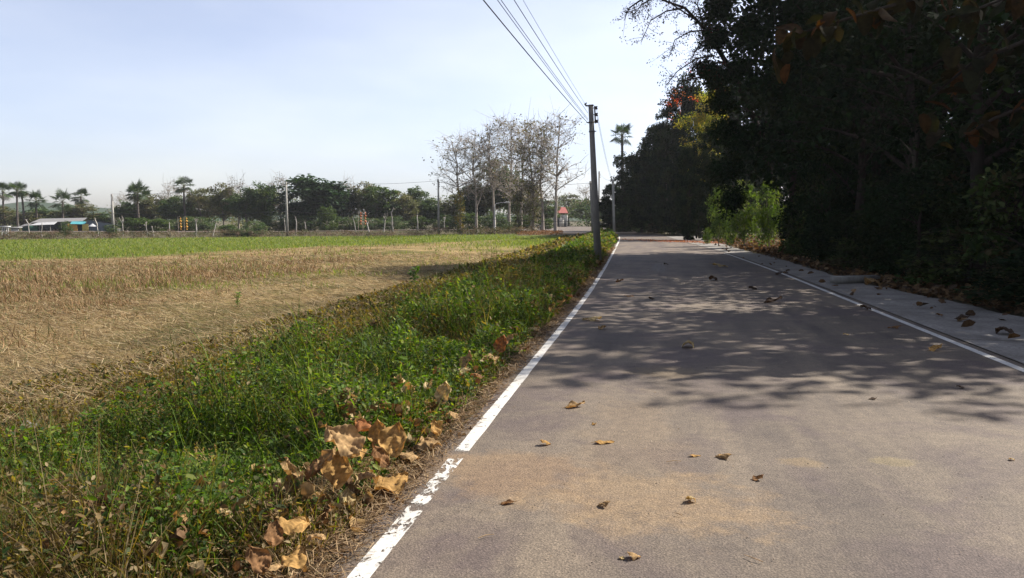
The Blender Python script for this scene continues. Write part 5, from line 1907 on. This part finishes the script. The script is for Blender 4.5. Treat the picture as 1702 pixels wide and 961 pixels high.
def W3(px, py, D):
    return np.array([(px - 851) / F_PX * D - X0, D - Y0, height_at(py, D) - z0])


main = [W3(1300, 392, 46), W3(1262, 230, 40), W3(1205, 120, 36), W3(1165, 60, 35.5), W3(1130, 25, 35), W3(1080, 8, 34.5), W3(1040, 10, 34)]
tm.tube(main, [.16, .14, .12, .085, .06, .035, .012], 7, BK_D)
br = [[(1165, 60), (1140, 62), (1115, 75), (1105, 105)], [(1150, 45), (1110, 20), (1085, -10)], [(1130, 25), (1100, 30), (1075, 45), (1060, 80)], [(1080, 8), (1060, 20), (1045, 40)],
      [(1180, 100), (1150, 105), (1120, 125), (1100, 150)], [(1170, 70), (1150, 90), (1140, 110)], [(1100, 14), (1070, -5), (1045, -15)], [(1060, 12), (1040, 25), (1032, 45)], [(1185, 125), (1155, 135), (1130, 140), (1110, 160)],
      [(1160, 50), (1150, 20), (1155, -10)], [(1190, 110), (1165, 115), (1150, 130)]]
tips = []
for b_ in br:
    p = np.array([W3(x, y, 35 + r.normal(0, .25)) for x, y in b_])
    tm.tube(p, np.linspace(.045, .012, len(p)), 5, BK_D, cap=False)
    for q_ in range(len(p) - 1):
        for _ in range(7):
            k0 = p[q_] + (p[q_ + 1] - p[q_]) * r.random()
            e_ = k0 + r.normal(0, .34, 3) + np.array([-.12, 0, -.08])
            tm.tube([k0, (k0 + e_) / 2 + r.normal(0, .05, 3), e_], [.012, .009, .004], 3, BK_D, cap=False)
            tips += [e_, (k0 + e_) / 2]
tips = np.array(tips)
leaf_cloud(lm, tips, .20, 7, .085, [[.05, .06, .03], [.07, .05, .03], [.04, .05, .025], [.12, .03, .02]], r, .9, .6)
dense = np.array([W3(x + r.normal(0, 8), y + r.normal(0, 8), 35.5 + r.normal(0, .5)) for x, y in [(1185, 20)] * 26 + [(1180, 70)] * 26 + [(1172, 40)] * 12 + [(1180, 130)] * 22 + [(1195, 170)] * 20 + [(1200, 220)] * 26 + [(1205, 280)] * 26 + [(1215, 330)] * 16 + [(1225, 240)] * 20 + [(1225, 120)] * 20 + [(1235, 60)] * 20 + [(1160, 115)] * 5])
leaf_cloud(lm, dense, .46, 95, .14, F_SHADE, r, .9, .4)
place('overhanging_tree', (tm.mesh('trunk', M['bark'], True), lm.mesh('crown', M['dark'])), 'half bare tree whose twisting limb reaches out against the sky', 'tree', (X0, Y0, z0))

# thin pale trunk in the dark
X0, Y0, z0 = at_dist(1512, 22.0)
tm, lm = MB(), MB()
tm.tube([(0, 0, 0), (.04, 0, 1.2), (-.02, .02, 2.6), (.05, 0, 4.4)], [.07, .055, .05, .035], 8, (.06, .052, .042))
for k in range(5):
    a = k * 1.3
    tm.tube([(.0, 0, 2.8 + .3 * k), (.4 * math.cos(a), .4 * math.sin(a), 3.3 + .3 * k), (.9 * math.cos(a), .9 * math.sin(a), 3.5 + .3 * k)], [.025, .018, .008], 5, (.05, .045, .035))
leaf_cloud(lm, np.random.default_rng(3).normal(0, .75, (40, 3)) + np.array([0, 0, 4.2]), .4, 24, .16, F_SHADE, np.random.default_rng(4), .8, .3)
place('young_tree', (tm.mesh('trunk', M['bark'], True), lm.mesh('crown', M['dark'])), 'thin pale trunked young tree in the dark undergrowth', 'tree', (X0, Y0, z0))

# near teak with very large hanging leaves in the upper right
X0, Y0 = 8.6, 10.4
z0 = float(terrain(X0, Y0))
r = np.random.default_rng(880)
tm = MB()
tm.tube([(0, 0, 0), (.05, .02, 2), (-.05, .05, 4.2), (-.1, .1, 6.6)], [.15, .12, .10, .06], 8, BK_D)
lm = MB()


def N3(px, py, D):
    return np.array([(px - 851) / F_PX * D - X0, D - Y0, height_at(py, D) - z0])


limbs = [([(1820, -40), (1620, -30), (1500, 10), (1400, 40), (1300, 70)], 10.6), ([(1800, 60), (1700, 70), (1600, 110), (1530, 170)], 10.2), ([(1820, -20), (1700, -10), (1620, 20), (1560, 40)], 10.0),
         ([(1850, 150), (1720, 170), (1640, 200), (1590, 230)], 10.0)]
sites = []
for L_, D in limbs:
    p = np.array([N3(x, y, D) for x, y in L_])
    p = np.concatenate([[np.array([-.05, .05, p[0][2] - .5])], p])
    tm.tube(p, np.linspace(.05, .012, len(p)), 6, BK_D)
    for q_ in range(2, len(p)):
        for _ in range(5):
            sites.append(p[q_ - 1] + (p[q_] - p[q_ - 1]) * r.random())
sites += [N3(x, y, 10.4) for x, y in [(1290, 55), (1310, 62), (1330, 72), (1275, 100), (1300, 105), (1350, 75), (1370, 55), (1395, 25), (1440, 20), (1560, 75), (1545, 130), (1530, 190), (1550, 230), (1590, 160), (1610, 60), (1650, 30), (1640, 90)]]
TL_u = np.linspace(0, 1, 6)
TL = []
for u_ in TL_u:
    wdt = .34 * math.sin(math.pi * min(u_ * .9 + .08, 1)) ** .7
    for v_ in (-1, 0, 1):
        TL.append((v_ * wdt, u_, .10 * abs(v_) * wdt * 3 - .35 * u_ ** 2 + .02 * math.sin(u_ * 14 + v_)))
TL = np.array(TL)
TLF = grid_faces(6, 3)
S_ = np.array(sites)
n = len(S_)
S2 = np.repeat(S_, 2, 0) + r.normal(0, .06, (2 * n, 3))
n = len(S2)
sz = r.uniform(.20, .36, n)
lm.scatter(TL, TLF, S2, rots(r.uniform(0, 6.28, n), r.normal(-.6, .5, n), r.normal(0, .4, n)), np.stack([sz, sz, sz], 1), pick([[.035, .03, .015], [.05, .03, .015], [.025, .028, .014], [.09, .04, .015], [.03, .024, .015], [.028, .03, .014]], n, r))  # leaf browns darkened further, standing in for shade from the canopy above
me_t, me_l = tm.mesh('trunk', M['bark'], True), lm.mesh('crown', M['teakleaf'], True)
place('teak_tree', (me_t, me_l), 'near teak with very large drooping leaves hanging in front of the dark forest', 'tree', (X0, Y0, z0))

# fallen concrete post in the litter
xa, ya, _ = ground_pt(1384, 470, 0.05)
xb, yb, _ = ground_pt(1458, 468, 0.05)
mb = MB()
ln = math.hypot(xb - xa, yb - ya)
mb.box((0, 0, 0), (ln, .20, .16))
o = link('fallen_post', mb.mesh('fallen_post', M['dconcrete']), None, ((xa + xb) / 2, (ya + yb) / 2, .12))
o.rotation_euler = (0.1, 0, math.atan2(yb - ya, xb - xa))
tag(o, 'broken concrete post lying at the litter edge of the concrete strip', 'post')

# ------------------------------------------------------------------ plants that stand out in the verge
def weed_plant(seed, H, n_st, cols, headc=None, spread=.5, ls=.05):
    r = np.random.default_rng(seed)
    sm_, lf = MB(), MB()
    for k in range(n_st):
        a = r.uniform(0, 6.28)
        s2 = r.uniform(.2, 1) * spread * H
        hk = H * r.uniform(.65, 1)
        p = np.array([[0, 0, 0], [.3 * s2 * math.cos(a), .3 * s2 * math.sin(a), .5 * hk], [s2 * math.cos(a), s2 * math.sin(a), hk]])
        sm_.tube(p, [.0045, .0035, .0018], 4, (.16, .17, .05) if headc is None else (.34, .28, .12))
        t_ = r.uniform(.15, 1, 9)[:, None]
        base = (1 - t_) * p[0] + t_ * p[2] + np.array([0, 0, 1]) * (.12 * H * np.sin(t_ * 3.14))
        m_ = len(base)
        sz_ = ls * r.uniform(.6, 1.2, m_)
        if headc is None:
            lf.scatter(LEAF_T, LEAF_F, base, rots(r.uniform(0, 6.28, m_), r.normal(.3, .4, m_), r.normal(0, .4, m_)), np.stack([sz_ * .9, sz_, sz_], 1), pick(cols, m_, r))
        else:
            hp = p[2] + np.stack([r.normal(0, .006, 26), r.normal(0, .006, 26), np.linspace(-.09, .02, 26)], 1)
            lf.scatter(LEAF_T, LEAF_F, hp, rots(r.uniform(0, 6.28, 26), r.uniform(.7, 1.3, 26), r.normal(0, .3, 26)), np.full((26, 3), .013), pick([headc], 26, r))
    return sm_.mesh('stems', M['dry'], True), lf.mesh('foliage', M['weed'])


for i, (px, py, H, ns, cols, headc, ls, lab) in enumerate((
        (690, 474, .55, 9, [[.06, .12, .03], [.08, .15, .03]], None, .12, 'bushy green weed standing at the field edge of the verge'),
        (585, 655, .34, 8, None, (.50, .38, .18), .02, 'tuft of seed headed grass in the middle of the verge'),
        (440, 668, .36, 10, [[.22, .25, .06], [.14, .20, .05]], None, .035, 'tall branching yellow green weed left of the seed grass'),
        (600, 690, .28, 8, None, (.45, .34, .15), .02, 'second tuft of seed headed grass above the leaf pile'),
        (395, 510, .35, 6, [[.10, .19, .04]], None, .06, 'small green plant alone in the stubble'),
        (650, 620, .30, 6, None, (.48, .38, .2), .02, 'pale seed heads near the upper verge'),
        (355, 800, .26, 7, None, (.45, .28, .12), .02, 'reddish dry grass tuft in the near weeds'),
        (650, 720, .20, 9, [[.10, .22, .05], [.13, .25, .05]], None, .045, 'bright green leafy weed just behind the leaf pile'),
        (360, 690, .34, 12, [[.09, .20, .04], [.12, .23, .05]], None, .045, 'bright green leafy weed left of centre in the verge'),
        (180, 740, .30, 12, [[.09, .19, .04], [.12, .22, .05]], None, .045, 'bright green leafy weed at the left of the verge'),
        (700, 572, .18, 5, [[.30, .36, .22], [.25, .32, .18]], None, .12, 'pale broad leaved weed in the green part of the verge'))):
    X, Y, z = ground_pt(px, py)
    tm_, lf_ = weed_plant(900 + i, H, ns, cols, headc, .5 if headc is None else .9, ls)
    place('weed_plant', (tm_, lf_), lab, 'weed', (X, Y, z), i * .7, 1, 1, None, ('stems', 'foliage'))

# ------------------------------------------------------------------ thin air haze
hz = MB()
hz.box((0, 160, 11.5), (900, 420, 27))
hmt = bpy.data.materials.new('air_haze')
hmt.use_nodes = True
hn = hmt.node_tree
hn.nodes.clear()
ho = hn.nodes.new('ShaderNodeOutputMaterial')
pv = hn.nodes.new('ShaderNodeVolumePrincipled')
pv.inputs['Color'].default_value = (.93, .95, 1.0, 1)
pv.inputs['Density'].default_value = .00018
pv.inputs['Anisotropy'].default_value = .35
hn.links.new(pv.outputs[0], ho.inputs['Volume'])
ob = link('haze', hz.mesh('haze', hmt))
ob['kind'] = 'stuff'
